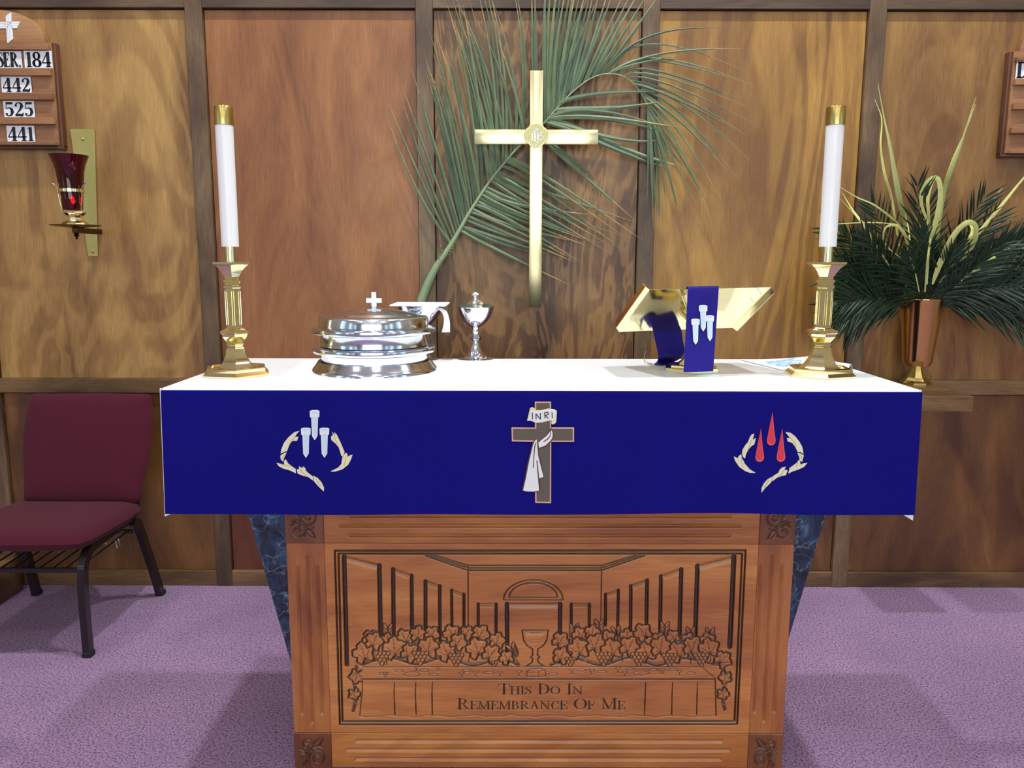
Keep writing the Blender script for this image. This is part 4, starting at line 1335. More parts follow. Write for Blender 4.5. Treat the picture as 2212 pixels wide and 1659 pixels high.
# plate corners (near edge high, far edge low)
YN_L, YN_R = 1.985, 2.075
dY = .205
TL, TR = aY(1404, 626, YN_L), aY(1666, 620.5, YN_R)
BL, BR_ = aY(1338, 717, YN_L + dY), aY(1582, 708, YN_R + dY)
nrm = (TR - TL).cross(BL - TL).normalized()
if nrm.z < 0: nrm = -nrm
ex = (TR - TL).normalized()
th = nrm * .0016
b = B()
b.hexa([TL, TR, BR_, BL], [TL + th, TR + th, BR_ + th, BL + th])
b.build('plate', MT['brass'], st_, bevel=.0004, seg=1)
# folded side flanges standing up from the two short edges, and the book lip
up = (nrm * .9)
dn = ((BL - TL).normalized())
for (P0, P1, sg, nm) in ((TL, BL, -1, 'left'), (TR, BR_, 1, 'right')):
    o1 = ex * (.006 * sg) + nrm * .012
    o2 = ex * (.008 * sg) + nrm * .026
    b = B()
    A0 = [P0, P0 + o1 + dn * .006, P0 + o2 + dn * .014]
    A1 = [P1, P1 + o1 - dn * .001, P1 + o2 - dn * .004]
    for (p, q, r, s_) in ((A0[0], A1[0], A1[1], A0[1]), (A0[1], A1[1], A1[2], A0[2])):
        if sg > 0:
            if r is A1[2]: continue
            dd = ex * .009 - nrm * .013
            p, q, r, s_ = P0, P1, P1 + dd - dn * .004, P0 + dd + dn * .010
        tt = ex * (.0012 * sg)
        b.hexa([p, q, r, s_], [p + tt, q + tt, r + tt, s_ + tt])
    b.build('side_flange', MT['brass'], st_, flat=True)
b = B()
l0, l1 = BL + nrm * .001, BR_ + nrm * .001
up_ = nrm * .022 - dn * .002
b.hexa([l0, l1, l1 + up_, l0 + up_], [l0 + dn * .0014, l1 + dn * .0014, l1 + up_ + dn * .0014, l0 + up_ + dn * .0014])
b.build('book_lip', MT['brass'], st_, flat=True)
# hinge and strut under the plate
mid = TL.lerp(BL, .52).lerp(TR.lerp(BR_, .52), .40)
tp = TL.lerp(BL, .06).lerp(TR.lerp(BR_, .06), .28) - nrm * .006
hinge = Vector((bc.x, YS, TT + .125))
B().tube([tp, tp.lerp(hinge, .5), hinge + Vector((0, 0, .004))], .0062, 16).build('strut', MT['brass'], st_)
b = B()
b.ball(hinge, .010, 16, 10)
b.tube([hinge + Vector((-.018, 0, 0)), hinge + Vector((.012, 0, 0))], .0055, 16)
b.tube([hinge, mid - nrm * .001], .006, 12)
b.build('hinge', MT['brass_old'], st_)
B().tube([Vector((bc.x, YS, TT + .052)), Vector((bc.x - .009, YS, TT + .052))], .0035, 12).build('thumb_screw', MT['brass_old'], st_)

# ribbon: front drop, over the plate, down behind and curling to the left on the altar
g1 = TL.lerp(TR, .0)
def on_plate(u, s_): return TL.lerp(TR, u).lerp(BL.lerp(BR_, u), s_) + nrm * .0045
def uof(px_):  # fraction along the near edge for an image column
    lo, hi = 0., 1.
    for _ in range(30):
        m_ = (lo + hi) / 2
        q = TL.lerp(TR, m_)
        if project(np.array(q.x), np.array(q.y), np.array(q.z))[0] < px_: lo = m_
        else: hi = m_
    return lo
ua, ub = uof(1484.5), uof(1551)
front_L, front_R = TL.lerp(TR, ua), TL.lerp(TR, ub)
yo = .008
rows = []
n_c = 9
for k in range(15):
    s_ = 1 - k / 14
    zb_ = aY(1515, 804, front_L.y - yo).z
    r = []
    for j in range(n_c):
        u = j / (n_c - 1)
        p = front_L.lerp(front_R, u)
        z = zb_ + (p.z + .001 - zb_) * (1 - s_)
        off = yo * (1 - .0) + .003 * sin(pi * u) * s_ + .004 * s_
        xo = -.0045 * s_ + (.0 if u < .5 else -.002 * s_)
        r.append(Vector((p.x + xo, p.y - off, z)))
    rows.append(r)
for (dz, dy) in ((.004, -.004), (.0062, .001)):
    rows.append([Vector((front_L.lerp(front_R, j / (n_c - 1)))) + Vector((0, dy, dz)) for j in range(n_c)])
for s_ in (.06, .3, .6, .9, 1.0):
    rows.append([on_plate(ua + (ub - ua) * j / (n_c - 1), s_) for j in range(n_c)])
# over the lip
lipL, lipR = BL.lerp(BR_, ua) + nrm * .027 + dn * .0, BL.lerp(BR_, ub) + nrm * .027
rows[-1] = [BL.lerp(BR_, ua + (ub - ua) * j / (n_c - 1)) + nrm * .024 - dn * .004 for j in range(n_c)]
rows[-2] = [BL.lerp(BR_, ua + (ub - ua) * j / (n_c - 1)) + nrm * .006 - dn * .012 for j in range(n_c)]
rows.append([BL.lerp(BR_, ua + (ub - ua) * j / (n_c - 1)) + nrm * .027 + dn * .003 for j in range(n_c)])
ry = BL.lerp(BR_, ua).y
def back_row(uL, vL, uR, vR, YY, YY2=None):
    a, c_ = aY(uL, vL, YY), aY(uR, vR, YY2 or YY)
    return [a.lerp(c_, j / (n_c - 1)) + Vector((0, .003 * sin(pi * j / (n_c - 1)), 0)) for j in range(n_c)]
yb_ = ry + .025
rows.append(back_row(1411, 716, 1472, 712, yb_))
rows.append(back_row(1415, 735, 1475, 735, yb_ + .004))
rows.append(back_row(1420, 757, 1479, 757, yb_))
rows.append(back_row(1422, 772, 1474, 770, yb_ - .02))
zl = TT + .002
def tab(uL, vL, uR, vR, z=zl):
    a, c_ = aZ(uL, vL, z), aZ(uR, vR, z)
    return [a.lerp(c_, j / (n_c - 1)) for j in range(n_c)]
rows.append(tab(1420, 780, 1462, 779, TT + .006))
rows.append(tab(1412, 786, 1440, 787.5))
rows.append(tab(1402, 785, 1424, 788))
rows.append(tab(1396, 780, 1404, 785.5, TT + .003))
fine = []
for k in range(len(rows) - 1):
    for q in ([0] if k < 14 else [0, .34, .67]):
        r = []
        for j in range(n_c):
            p0, p1, p2, p3 = rows[max(k - 1, 0)][j], rows[k][j], rows[k + 1][j], rows[min(k + 2, len(rows) - 1)][j]
            t = q
            r.append(p1 if q == 0 else .5 * ((2 * p1) + (-p0 + p2) * t + (2 * p0 - 5 * p1 + 4 * p2 - p3) * t * t + (-p0 + 3 * p1 - 3 * p2 + p3) * t ** 3))
        fine.append(r)
fine.append(rows[-1])
rib = root('stand_ribbon', tuple(front_L.lerp(front_R, .5)), 'purple cloth band with three white nails draped over the book stand', 'cloth')
sh = grid_sheet('band', fine, .0010, MT['purple'], rib, axis=(0, -1, 0))
for cx, y0, h_ in ((1519, 659, 56), (1502.5, 688.5, 55), (1533.5, 681, 55)):
    b = B()
    polys = nail_polys(cx, y0, h_)
    yq = front_L.lerp(front_R, (cx - 1484) / 67.).y - .0188
    for mt, poly, layer in polys:
        yy2 = yq - .0012 * layer
        wpt = [aY(u, v, yy2) for u, v in poly]
        b.prism([(p.x, p.z) for p in wpt], yy2, yy2 + .0016, 0 if mt == 'e_white' else 1)
    b.build('nail_emblem', None, rib, flat=True, mats=[MT['e_white'], MT['e_ice']])
# fringe at the curled end
b = B()
for k in range(9):
    p = rows[-1][k]
    b.tube([p, p + Vector((-.006, .004, .006 + .001 * (k % 2))), p + Vector((-.008, .005, .0))], .0006, 4)
b.build('fringe', MT['e_cream'], rib)['kind'] = 'stuff'
# gold tassel cord standing up beside it
B().tube([aY(1394, 785, ry + .02), aY(1391, 775, ry + .02), aY(1395, 757, ry + .02), aY(1394, 742, ry + .02)], .0012, 6).build('cord', MT['brass_old'], rib)

# --- papers by the right candlestick
b = B()
def sheet(name, corners, zs, label, bend, mat='paper'):
    A_ = [aZ(u, v, TT + z) for (u, v), z in zip(corners, zs)]
    rows = []
    for i in range(13):
        r = []
        for j in range(9):
            u, v = i / 12, j / 8
            p = A_[0].lerp(A_[1], u).lerp(A_[3].lerp(A_[2], u), v)
            r.append(p + Vector((0, 0, bend(u, v))))
        rows.append(r)
    c_ = rows[6][4]
    return rows, c_
rows1, c1_ = sheet('p', [(1598, 777), (1690, 799.5), (1790, 797), (1738, 778)], (.001, .001, .001, .002), '', lambda u, v: .034 * max(0, v - .25) ** 1.2 * max(.2, 1 - abs(u - .42) * 1.5) + .0006)
pp = grid_sheet('altar_bulletin', rows1, .0004, MT['paper'], None, tuple(c1_))
tag(pp, 'white sheet with pale blue writing lying behind the right candlestick', 'paper')
# faint blue pen strokes printed on the sheet
b = B()
for k in range(7):
    f0 = .30 + .085 * k
    pts_ = []
    for q in range(12):
        u = .26 + .5 * q / 11; v = f0 * .8 + .10 * sin(q * 1.3 + k * 2) * .6
        i_, j_ = min(11, int(u * 12)), min(7, int(max(0, v) * 8))
        p = rows1[i_][j_].lerp(rows1[i_ + 1][j_], u * 12 - i_).lerp(rows1[i_][j_ + 1].lerp(rows1[i_ + 1][j_ + 1], u * 12 - i_), max(0, v) * 8 - j_)
        pts_.append(p + Vector((0, 0, .0012)))
    b.tube(pts_, .0011, 4)
MT['pen'] = plain('blue_pen', srgb(150, 196, 226), .6)
b.build('blue_writing', MT['pen'], pp)
rows2 = []
for i in range(11):
    u = i / 10
    a, c_ = aZ(1790 + 52 * u, 778 + 18 * u ** 1.2, TT + .001), aZ(1778 + 54 * u, 797 + 3.5 * u, TT + .001)
    r = []
    for j in range(9):
        v = j / 8
        p = a.lerp(c_, v)
        r.append(p + Vector((0, 0, .0015 + .014 * sin(pi * v) * (.35 + .65 * u))))
    rows2.append(r)
tag(grid_sheet('curled_sheet', rows2, .0004, MT['paper'], None, tuple(rows2[5][4])), 'white sheet curling up at the right end of the altar', 'paper')

# ================================================================== WALL CROSS
YX = 3.103
k_ = lambda y: depth(YX, aY(1160, y, YX).z) / F
cr = root('brass_cross', tuple(aY(1160, 410, YX)), 'polished brass cross with a round monogram plate on the back wall', 'cross')
top_, bot_ = aY(1158.5, 152, YX), aY(1161.5, 664, YX)
xm = (aY(1145, 200, YX).x + aY(1173, 200, YX).x) / 2
hwv = (aY(1172.8, 200, YX).x - aY(1144.5, 200, YX).x) / 2
yf, ybk = YX, YX + .018
za_, zb_ = aY(1100, 311.5, YX).z, aY(1100, 279.5, YX).z
B().box(xm - hwv, xm + hwv, yf, ybk, bot_.z, top_.z).build('upright', MT['brass_cross'], cr, bevel=.0016, seg=2)
xl, xr_ = aY(1025, 295, YX).x, aY(1292.5, 295, YX).x
B().box(xl, xm - hwv - .0002, yf + .0002, ybk, za_, zb_).build('arm', MT['brass_cross'], cr, bevel=.0016, seg=2)
B().box(xm + hwv + .0002, xr_, yf + .0002, ybk, za_, zb_).build('arm', MT['brass_cross'], cr, bevel=.0016, seg=2)
b = B()
zc_ = aY(1159, 292.5, YX).z
for z in (zc_, bot_.z + .1): b.tube([(xm, ybk - .001, z), (xm, 3.211, z)], .007, 12)
b.build('wall_mount', MT['brass_old'], cr)
kx = k_(292)
def quatre(R, r2):
    out = []
    for i in range(96):
        a = 2 * pi * i / 96
        rr_ = R * (.84 + .16 * abs(cos(2 * a)) ** .7) + R * .05 * max(0, -cos(4 * a))
        out.append((xm + rr_ * cos(a), zc_ + rr_ * 1.0 * sin(a)))
    return out
b = B(); b.prism(quatre(26.5 * kx, 0), yf - .004, yf + .001)
md = b.build('medallion', MT['brass_cross'], cr, bevel=.0008)
MT['brass_matte'] = plain('matte_brass', srgb(186, 178, 128), .45, 1.0, noise_amt=.12, nscale=300)
b = B(); b.prism(quatre(23.5 * kx, 0), yf - .0046, yf - .0040)
b.build('medallion_field', MT['brass_matte'], md, flat=True)
b = B()
M4 = lambda pts: [(aY(1100 + u / 13.825, 240 + v / 13.825, yf - .006).x, aY(1100 + u / 13.825, 240 + v / 13.825, yf - .006).z, w_ / 13.825 * kx) for u, v, w_ in pts]
for s_ in ([(685, 640, 34), (685, 850, 34)], [(650, 865, 46), (705, 865, 20)], [(715, 548, 26), (760, 540, 40), (850, 540, 34), (880, 525, 14)], [(765, 545, 46), (770, 905, 44)],
           [(770, 640, 24), (830, 620, 30), (862, 660, 44), (855, 880, 44), (835, 960, 34), (800, 1010, 30), (765, 1030, 26)],
           [(1010, 640, 20), (965, 635, 30), (925, 690, 40), (980, 760, 44), (1020, 800, 40), (990, 850, 34), (930, 870, 26)]):
    stroke_polys(b, [M4(s_)], yf - .0058, .0014)
b.build('monogram_letters', MT['white_paint'], md, flat=True)

# ================================================================== WALL LAMP with ruby glass
Yp = 3.203
sl = root('sanctuary_lamp', tuple(aY(190, 420, Yp)), 'brass wall lamp holding a flared ruby red glass below the left hymn board', 'wall lamp')
q = [aY(151, 279, Yp), aY(204.5, 278, Yp), aY(212, 554, Yp), aY(190, 554, Yp)]
B().prism([(p.x, p.z) for p in q], Yp, Yp + .006).build('back_plate', MT['brass_old'], sl, bevel=.0008, seg=1)
for u, v in ((179, 301), (200, 543)):
    p = aY(u, v, Yp)
    B().ball((p.x, Yp - .001, p.z), .006, 12, 6).build('screw', MT['brass_old'], sl)
YL = 3.03
XLm = aY(163, 480, YL).x
def R2(w, y, cx=163): return (w / 2 * depth(YL, aY(cx, y, YL).z) / F, aY(cx, y, YL).z)
# dish
zd = aY(163, 488, YL).z
B().lathe([(.004, zd - .009), (.035, zd - .006), (.080, zd - .001), (.088, zd + .002), (.088, zd + .0032), (.05, zd + .0005), (.004, zd)], (XLm, YL), 64).build('dish', MT['brass_dark'], sl, smooth=50)
B().box(XLm - .010, XLm + .010, YL - .01, Yp, zd - .026, zd - .006).build('bracket_arm', MT['brass_dark'], sl, bevel=.001, seg=1)
B().lathe([(.002, zd - .050), (.005, zd - .046), (.003, zd - .042), (.010, zd - .037), (.006, zd - .033), (.010, zd - .030), (.008, zd - .026)], (XLm, YL), 20).build('finial', MT['brass_dark'], sl)
B().lathe([(.052, zd + .003), (.050, zd + .006), (.042, zd + .012), (.032, zd + .020), (.028, zd + .030), (.030, zd + .038), (.040, zd + .046), (.041, zd + .052), (.036, zd + .050), (.028, zd + .04)], (XLm, YL), 10, phase=.2).build('ornate_base', MT['brass'], sl, smooth=20)
zr = aY(155, 412, YL).z
gx = aY(152, 400, YL).x
GC = (aY(155, 420, YL).x, YL)
rg = 24.5 * depth(YL, 1.6) / F
zb2 = aY(158, 454, YL).z; zt2 = aY(151, 336, YL).z
b = B()
b.lathe([(rg + .0012, zr - .006), (rg + .0022, zr - .006), (rg + .0022, zr + .005), (rg + .0012, zr + .005), (rg + .0012, zr - .006)], GC, 48, cap=False)
b.build('holder_ring', MT['brass'], sl)
for k in range(3):
    a = radians(-165 + 120 * k) if k != 1 else radians(-15)
    if k == 2: a = radians(95)
    n_ = Vector((cos(a), sin(a), 0)); c0 = Vector((GC[0], GC[1], 0))
    pts_ = [c0 + n_ * .030 + Vector((0, 0, zd + .040)), c0 + n_ * (rg * .86) + Vector((0, 0, zd + .062)), c0 + n_ * (rg + .003) + Vector((0, 0, zr - .02)), c0 + n_ * (rg + .004) + Vector((0, 0, zr + .006)), c0 + n_ * (rg + .016) + Vector((0, 0, zr + .022)), c0 + n_ * (rg + .024) + Vector((0, 0, zr + .026))]
    sm_ = [Vector(p) for p in smooth_line([tuple(p) for p in pts_], 30)]
    B().tube(sm_, [.0036 - .0018 * i / len(sm_) for i in range(len(sm_))], 8).build('holder_arm', MT['brass'], sl)
# glass: flared cylinder with wall thickness
zq = lambda y: aY(153, y, YL).z
kg = depth(YL, 1.7) / F
outer = [(18.5 * kg, zb2), (20 * kg, zb2 + .003), (22 * kg, zq(430)), (23.5 * kg, zq(410)), (26 * kg, zq(390)), (28 * kg, zq(370)), (31 * kg, zq(356)), (35.5 * kg, zq(344)), (38.8 * kg, zt2)]
inner = [(r - .0028, z + (.004 if i == 0 else 0)) for i, (r, z) in enumerate(outer)][::-1]
b = B()
b.lathe(outer + [(outer[-1][0] - .001, zt2 + .0012)] + inner + [(.0005, inner[-1][1])], GC, 64, cap=True)
gl = b.build('ruby_glass', MT['ruby'], sl, smooth=50)
gl['label'] = 'flared ruby red glass cup'
B().lathe([(.0075, zb2 + .006), (.008, zb2 + .03), (.006, zb2 + .032)], (GC[0], GC[1]), 16).build('bulb_socket', MT['brass_dark'], sl)
bz = aY(161, 433, YL).z
b = B(); b.lathe([(.002, bz - .012), (.0062, bz - .004), (.006, bz + .003), (.003, bz + .012), (.0006, bz + .018)], (GC[0] + .004, GC[1] - .004), 16)
b.build('flame_bulb', MT['bulb'], sl)


# ================================================================== HYMN BOARDS
def number_card(name, text, ul, vl, ur, vt, Y, label, squeeze=1.0, th_=.0014, slant=0, hk=.80):
    """paper card with printed figures; ul/ur left and right px, vl bottom, vt top"""
    a, c_ = aY(ul, vl, Y), aY(ur, vl, Y)
    z0, z1 = a.z, aY(ul, vt, Y).z
    b = B().box(a.x, c_.x, Y, Y + th_, z0, z1)
    o = b.build(name, MT['card'], None, ((a.x + c_.x) / 2, Y, z0), flat=True)
    tag(o, label, 'number card', 'number cards on the hymn boards')
    Ht = (z1 - z0) * hk
    w_ = c_.x - a.x
    st_, w0 = layout(text, 0, 0, Ht, small=1)
    k = w_ * .94 / w0
    st2 = [[(a.x + w_ * .03 + x * k, z0 + (z1 - z0) * (1 - hk) / 2 + y, wd * 1.3 * min(1, k * 1.25)) for x, y, wd in pl] for pl in st_]
    bb = stroke_polys(B(), st2, Y - .0006, .0005)
    p = bb.build('printed_figures', MT['ink'], o, flat=True)
    return o


YB_ = 3.170
def hymn_board(side):
    if side == 'left':
        hb = root('hymn_board', tuple(aY(60, 200, YB_)), 'arched wooden hymn board with a white cross and number cards on the left', 'hymn board')
        xr1 = aY(117.5, 200, YB_).x; xl1 = xr1 - .40
        ztop, zbot = aY(100, 91, YB_).z, aY(118, 313, YB_).z
    else:
        hb = root('hymn_board', tuple(aY(2220, 200, YB_)), 'wooden hymn board cut by the right edge of the photo', 'hymn board')
        xl1 = aY(2184, 200, YB_).x; xr1 = xl1 + .40
        ztop, zbot = aY(2190, 110, YB_).z, aY(2178, 330, YB_).z
    B().box(xl1, xr1, YB_ + .004, 3.2095, zbot, ztop).build('backboard', MT['board'], hb, flat=True)
    for (xa, xb) in ((xr1 + .0002, xr1 + .013), (xl1 - .013, xl1 - .0002)):
        B().box(xa, xb, YB_ + .010, 3.2097, zbot - .008, ztop + .001).build('side_moulding', MT['board_edge'], hb, bevel=.003)
    B().box(xl1 - .013, xr1 + .013, YB_ + .010, 3.2096, zbot - .014, zbot - .0002).build('bottom_moulding', MT['board_edge'], hb, bevel=.002)
    cxm = (xl1 + xr1) / 2
    # arch
    ra = xr1 - cxm - .024
    hz = (aY(60, 28, YB_).z - ztop)
    arc = [(cxm + ra * cos(radians(a)), ztop + .0002 + hz * 1.12 * sin(radians(a)) ** .9) for a in range(0, 181, 5)]
    B().prism(arc, YB_ + .006, 3.2095).build('arched_top', MT['board'], hb, bevel=.002)
    return hb, xl1, xr1, ztop, zbot


hb, xl1, xr1, zt_, zb_ = hymn_board('left')
for (va, vb, ue, pr_) in ((98, 107, 110, 1), (147, 163, 112, 1), (200, 215, 115, 1), (253, 268, 117, 1), (306, 313, 119, 1)):
    p = aY(ue, va, YB_ - .012)
    b = B().box(xl1 + .004, min(p.x, xr1 - .004), YB_ - .014, YB_ + .004, aY(100, vb, YB_ - .014).z, p.z)
    b.build('card_rail', MT['board'], hb, bevel=.0012, seg=1)
# white rayed cross on the arch
b = B()
yq = YB_ + .0045
for poly in ([(62, 175), (72, 160), (74, 225), (62, 225)], [(76, 160), (92, 145), (92, 225), (76, 225)], [(95, 145), (118, 130), (120, 225), (96, 225)],
             [(-40, 234), (118, 228), (112, 238), (-40, 246)], [(-40, 250), (106, 244), (98, 258), (-40, 266)], [(-40, 268), (94, 262), (80, 278), (-40, 284)], [(-40, 286), (76, 282), (66, 298), (-40, 298)],
             [(122, 228), (217, 228), (206, 246), (122, 248)], [(122, 250), (202, 250), (196, 266), (122, 268)], [(122, 270), (192, 270), (180, 298), (122, 298)],
             [(68, 298), (80, 284), (84, 452), (78, 452)], [(84, 280), (96, 266), (98, 445), (88, 455)], [(100, 262), (110, 250), (116, 428), (102, 442)], [(113, 246), (122, 236), (138, 408), (118, 426)]):
    wpt = [aY(u / 4.882, v / 4.882, yq) for u, v in poly]
    b.prism([(p.x, p.z) for p in wpt], yq - .001, yq + .004)
b.build('white_cross', MT['white_paint'], hb, flat=True)
Yc = YB_ - .0015
Bq = 4.882
number_card('number_card', '184', 54, 147.4, 114, 109.5, Yc, 'white card with 184 on the top row of the left hymn board', hk=.86)
number_card('number_card', 'SER.', -5, 147.4, 48.5, 110.5, Yc, 'white card with SER. on the top row of the left hymn board', hk=.86)
number_card('number_card', '442', 4.5, 200.7, 69, 165.5, Yc, 'white card with 442 on the second row of the hymn board', hk=.86)
number_card('number_card', '525', 9.5, 253.6, 76, 218, Yc, 'white card with 525 on the third row of the hymn board', hk=.86)
number_card('number_card', '441', 16.5, 306.6, 76.5, 271.5, Yc, 'white card with 441 on the bottom row of the hymn board', hk=.86)

hb2, xl2, xr2, zt3, zb3 = hymn_board('right')
for (va, vb, ue) in ((123, 131, 2197), (170, 183, 2194), (222, 236, 2190), (275, 288, 2185.5), (324, 331, 2182)):
    p = aY(ue, va, YB_ - .012)
    B().box(p.x, xr2 - .004, YB_ - .014, YB_ + .004, aY(2190, vb, YB_ - .014).z, p.z).build('card_rail', MT['board'], hb2, bevel=.0012, seg=1)
number_card('number_card', 'DI', 2193, 170.5, 2236, 132, Yc, 'white card starting with DI at the right edge of the photo', hk=.9)

# ================================================================== LARGE PALM FROND ON THE WALL
rp = random.Random(11)
fr = root('palm_frond', tuple(aY(915, 650, 3.17)), 'huge arching green palm frond fixed to the wall behind the brass cross', 'palm frond')
FX = lambda c: (820 + c[0] * .42197, c[1] * .42197)
stem_c = [(212, 1545, 23), (232, 1490, 22), (262, 1420, 20), (300, 1350, 17), (345, 1285, 14), (400, 1195, 11), (450, 1105, 9), (510, 1010, 8), (570, 920, 7), (630, 845, 5.5), (700, 765, 5.5), (780, 690, 5), (860, 610, 4.5), (930, 530, 4), (1000, 460, 3.8), (1075, 405, 3.5), (1145, 380, 3.3), (1210, 380, 3), (1265, 400, 2.8), (1310, 440, 2.6), (1345, 490, 2.4), (1375, 550, 2.1), (1410, 620, 1.8), (1445, 690, 1.4), (1475, 750, 1)]
sp_ = smooth_line(stem_c, 120)
def fy_(t): return 3.165 - .012 * sin(pi * t)
pts_, rad_ = [], []
for i, q in enumerate(sp_):
    u, v = FX(q)
    t = i / (len(sp_) - 1)
    p = aY(u, v, fy_(t))
    pts_.append(p); rad_.append(q[2] * .42197 * depth(3.16, p.z) / F)
b = B().tube(pts_, rad_, 10)
sm_o = b.build('leaf_stalk', MT['stem'], fr, smooth=80)
# stubs along the stalk
b = B()
for i, (u0, v0, du, dv) in enumerate([(322, 1268, -10, -14), (330, 1290, -14, -8), (318, 1308, -12, -8), (310, 1326, -12, -6), (378, 1235, 12, 12), (372, 1252, 12, 12), (366, 1268, 12, 10), (360, 1284, 10, 10), (354, 1300, 10, 8)]):
    a, m_, e_ = FX((u0, v0)), FX((u0 + du * .6, v0 + dv * 1.0)), FX((u0 + du, v0 + dv * .2))
    b.tube([aY(*a, 3.155), aY(*m_, 3.148), aY(*e_, 3.145)], .0022, 6)
b.build('cut_leaflet_stubs', MT['palm'], fr)

LV = []
def add(bx, by, mx, my, tx, ty, w, z=None): LV.append((bx, by, mx, my, tx, ty, w, z))
# upper left side
for q in [(350, 1252, 190, 870, 48, 530), (362, 1240, 185, 960, 45, 612), (372, 1228, 235, 880, 100, 462), (385, 1205, 262, 850, 112, 432), (398, 1190, 285, 770, 160, 335), (410, 1175, 300, 800, 162, 350),
          (424, 1155, 345, 800, 225, 245), (436, 1135, 362, 760, 238, 300), (448, 1110, 350, 640, 250, 350), (460, 1092, 372, 700, 275, 170), (472, 1072, 395, 640, 245, 135), (486, 1052, 420, 600, 333, 225),
          (498, 1030, 424, 560, 345, 95), (512, 1005, 455, 480, 345, 20), (526, 985, 490, 480, 362, -40), (540, 965, 465, 420, 388, -60), (552, 945, 500, 470, 428, 25), (566, 925, 545, 520, 440, 60), (580, 905, 540, 380, 392, 20),
          (594, 885, 585, 430, 500, -60), (608, 868, 590, 300, 512, -80), (622, 850, 620, 380, 545, -60), (636, 832, 640, 400, 560, -70), (650, 815, 560, 400, 380, -30), (668, 795, 640, 440, 470, 60), (686, 778, 690, 430, 585, 20),
          (704, 762, 735, 380, 685, -60), (722, 745, 745, 360, 694, -80), (742, 722, 700, 500, 600, 180)]:
    add(*q, rp.uniform(12, 17))
for k in range(10):   # extra thin ones crossing in the dense left part
    t = rp.random()
    bx, by = 400 + 260 * t, 1190 - 380 * t
    add(bx, by, bx - 80 - 30 * rp.random(), by - 400, bx - 190 - 40 * rp.random(), by - 780 - 60 * rp.random(), rp.uniform(9, 13))
# top
for q in [(800, 665, 785, 300, 778, -70), (815, 650, 800, 300, 796, -80), (850, 620, 842, 200, 850, -90), (862, 605, 858, 200, 884, -90), (870, 598, 880, 220, 912, -90), (880, 588, 895, 240, 938, -90), (890, 578, 905, 240, 962, -80),
          (900, 565, 925, 260, 985, -80), (912, 552, 945, 270, 1012, -80), (925, 540, 962, 270, 1036, -80), (938, 525, 985, 260, 1062, -80), (952, 510, 1010, 260, 1086, -80), (968, 495, 1030, 250, 1106, -80), (985, 478, 1055, 250, 1132, -80),
          (1000, 465, 1085, 230, 1180, -80), (1020, 448, 1100, 220, 1205, -60), (1045, 430, 1140, 210, 1262, -60), (1065, 415, 1170, 200, 1300, -60), (1090, 400, 1200, 190, 1325, -40), (1110, 392, 1230, 200, 1375, -40), (1135, 385, 1280, 190, 1440, -40),
          (940, 520, 960, 200, 1000, -90), (975, 488, 1010, 180, 1060, -90), (870, 600, 940, 300, 1090, -70), (895, 575, 980, 300, 1150, -70)]:
    add(*q, rp.uniform(15, 21))
# right, upper
for q in [(1165, 382, 1400, 180, 1835, 150), (1178, 380, 1450, 275, 1872, 250), (1190, 380, 1400, 225, 1885, 372), (1205, 382, 1440, 300, 1930, 442), (1220, 386, 1400, 310, 1905, 432), (1236, 392, 1450, 370, 1950, 556), (1252, 398, 1460, 395, 1910, 562),
          (1268, 405, 1500, 440, 1970, 662), (1282, 415, 1530, 490, 1885, 698), (1298, 428, 1500, 500, 1872, 690), (1310, 440, 1560, 540, 1905, 832), (1322, 455, 1540, 580, 1850, 942), (1335, 470, 1560, 640, 1780, 880), (1346, 485, 1520, 660, 1752, 1030),
          (1356, 505, 1540, 760, 1702, 1150), (1364, 520, 1540, 800, 1680, 1050), (1372, 535, 1500, 800, 1642, 1100), (1378, 550, 1470, 850, 1540, 1145), (1385, 560, 1460, 820, 1522, 1082), (1392, 575, 1425, 900, 1430, 1200), (1388, 565, 1400, 850, 1420, 1135),
          (1378, 548, 1376, 800, 1366, 1062), (1384, 560, 1392, 860, 1402, 1165), (1400, 600, 1440, 820, 1472, 1095), (1440, 680, 1490, 770, 1555, 852), (1430, 660, 1470, 780, 1500, 860), (1180, 380, 1300, 330, 1560, 280)]:
    add(*q, rp.uniform(10, 14), 'r')
# right, middle, broad
for q in [(868, 600, 1060, 488, 1640, 476), (862, 606, 1080, 565, 1432, 642), (866, 604, 1100, 600, 1552, 655), (870, 598, 1170, 560, 1455, 520), (864, 608, 1110, 605, 1540, 688), (900, 570, 1120, 555, 1335, 540), (850, 640, 960, 660, 1180, 740),
          (860, 740, 1000, 860, 1312, 1132), (900, 660, 1220, 770, 1505, 872), (950, 650, 1280, 770, 1555, 852), (960, 690, 1200, 708, 1425, 715), (850, 740, 960, 800, 1130, 930)]:
    add(*q, rp.uniform(21, 27))
# lower right
for q in [(655, 818, 850, 905, 1350, 1232), (640, 838, 800, 905, 1252, 1212), (625, 858, 780, 930, 1245, 1285), (612, 876, 760, 950, 1315, 1140), (598, 895, 760, 985, 1205, 1240), (585, 912, 740, 1000, 1160, 1245), (572, 932, 730, 1030, 1172, 1292),
          (558, 950, 730, 1040, 1240, 1205), (546, 968, 720, 1050, 1150, 1105), (534, 985, 710, 1065, 1105, 1252), (522, 1003, 700, 1085, 1130, 1245), (510, 1022, 690, 1095, 1092, 1240), (498, 1042, 690, 1115, 1062, 1260), (486, 1060, 670, 1130, 1030, 1342),
          (474, 1080, 660, 1150, 1045, 1245), (462, 1098, 650, 1160, 1002, 1332), (452, 1116, 640, 1190, 1000, 1342), (442, 1135, 630, 1200, 900, 1268), (432, 1155, 620, 1225, 860, 1300), (424, 1170, 600, 1240, 822, 1300), (415, 1188, 620, 1290, 975, 1460)]:
    add(*q, rp.uniform(16, 22))
fr_i = 0
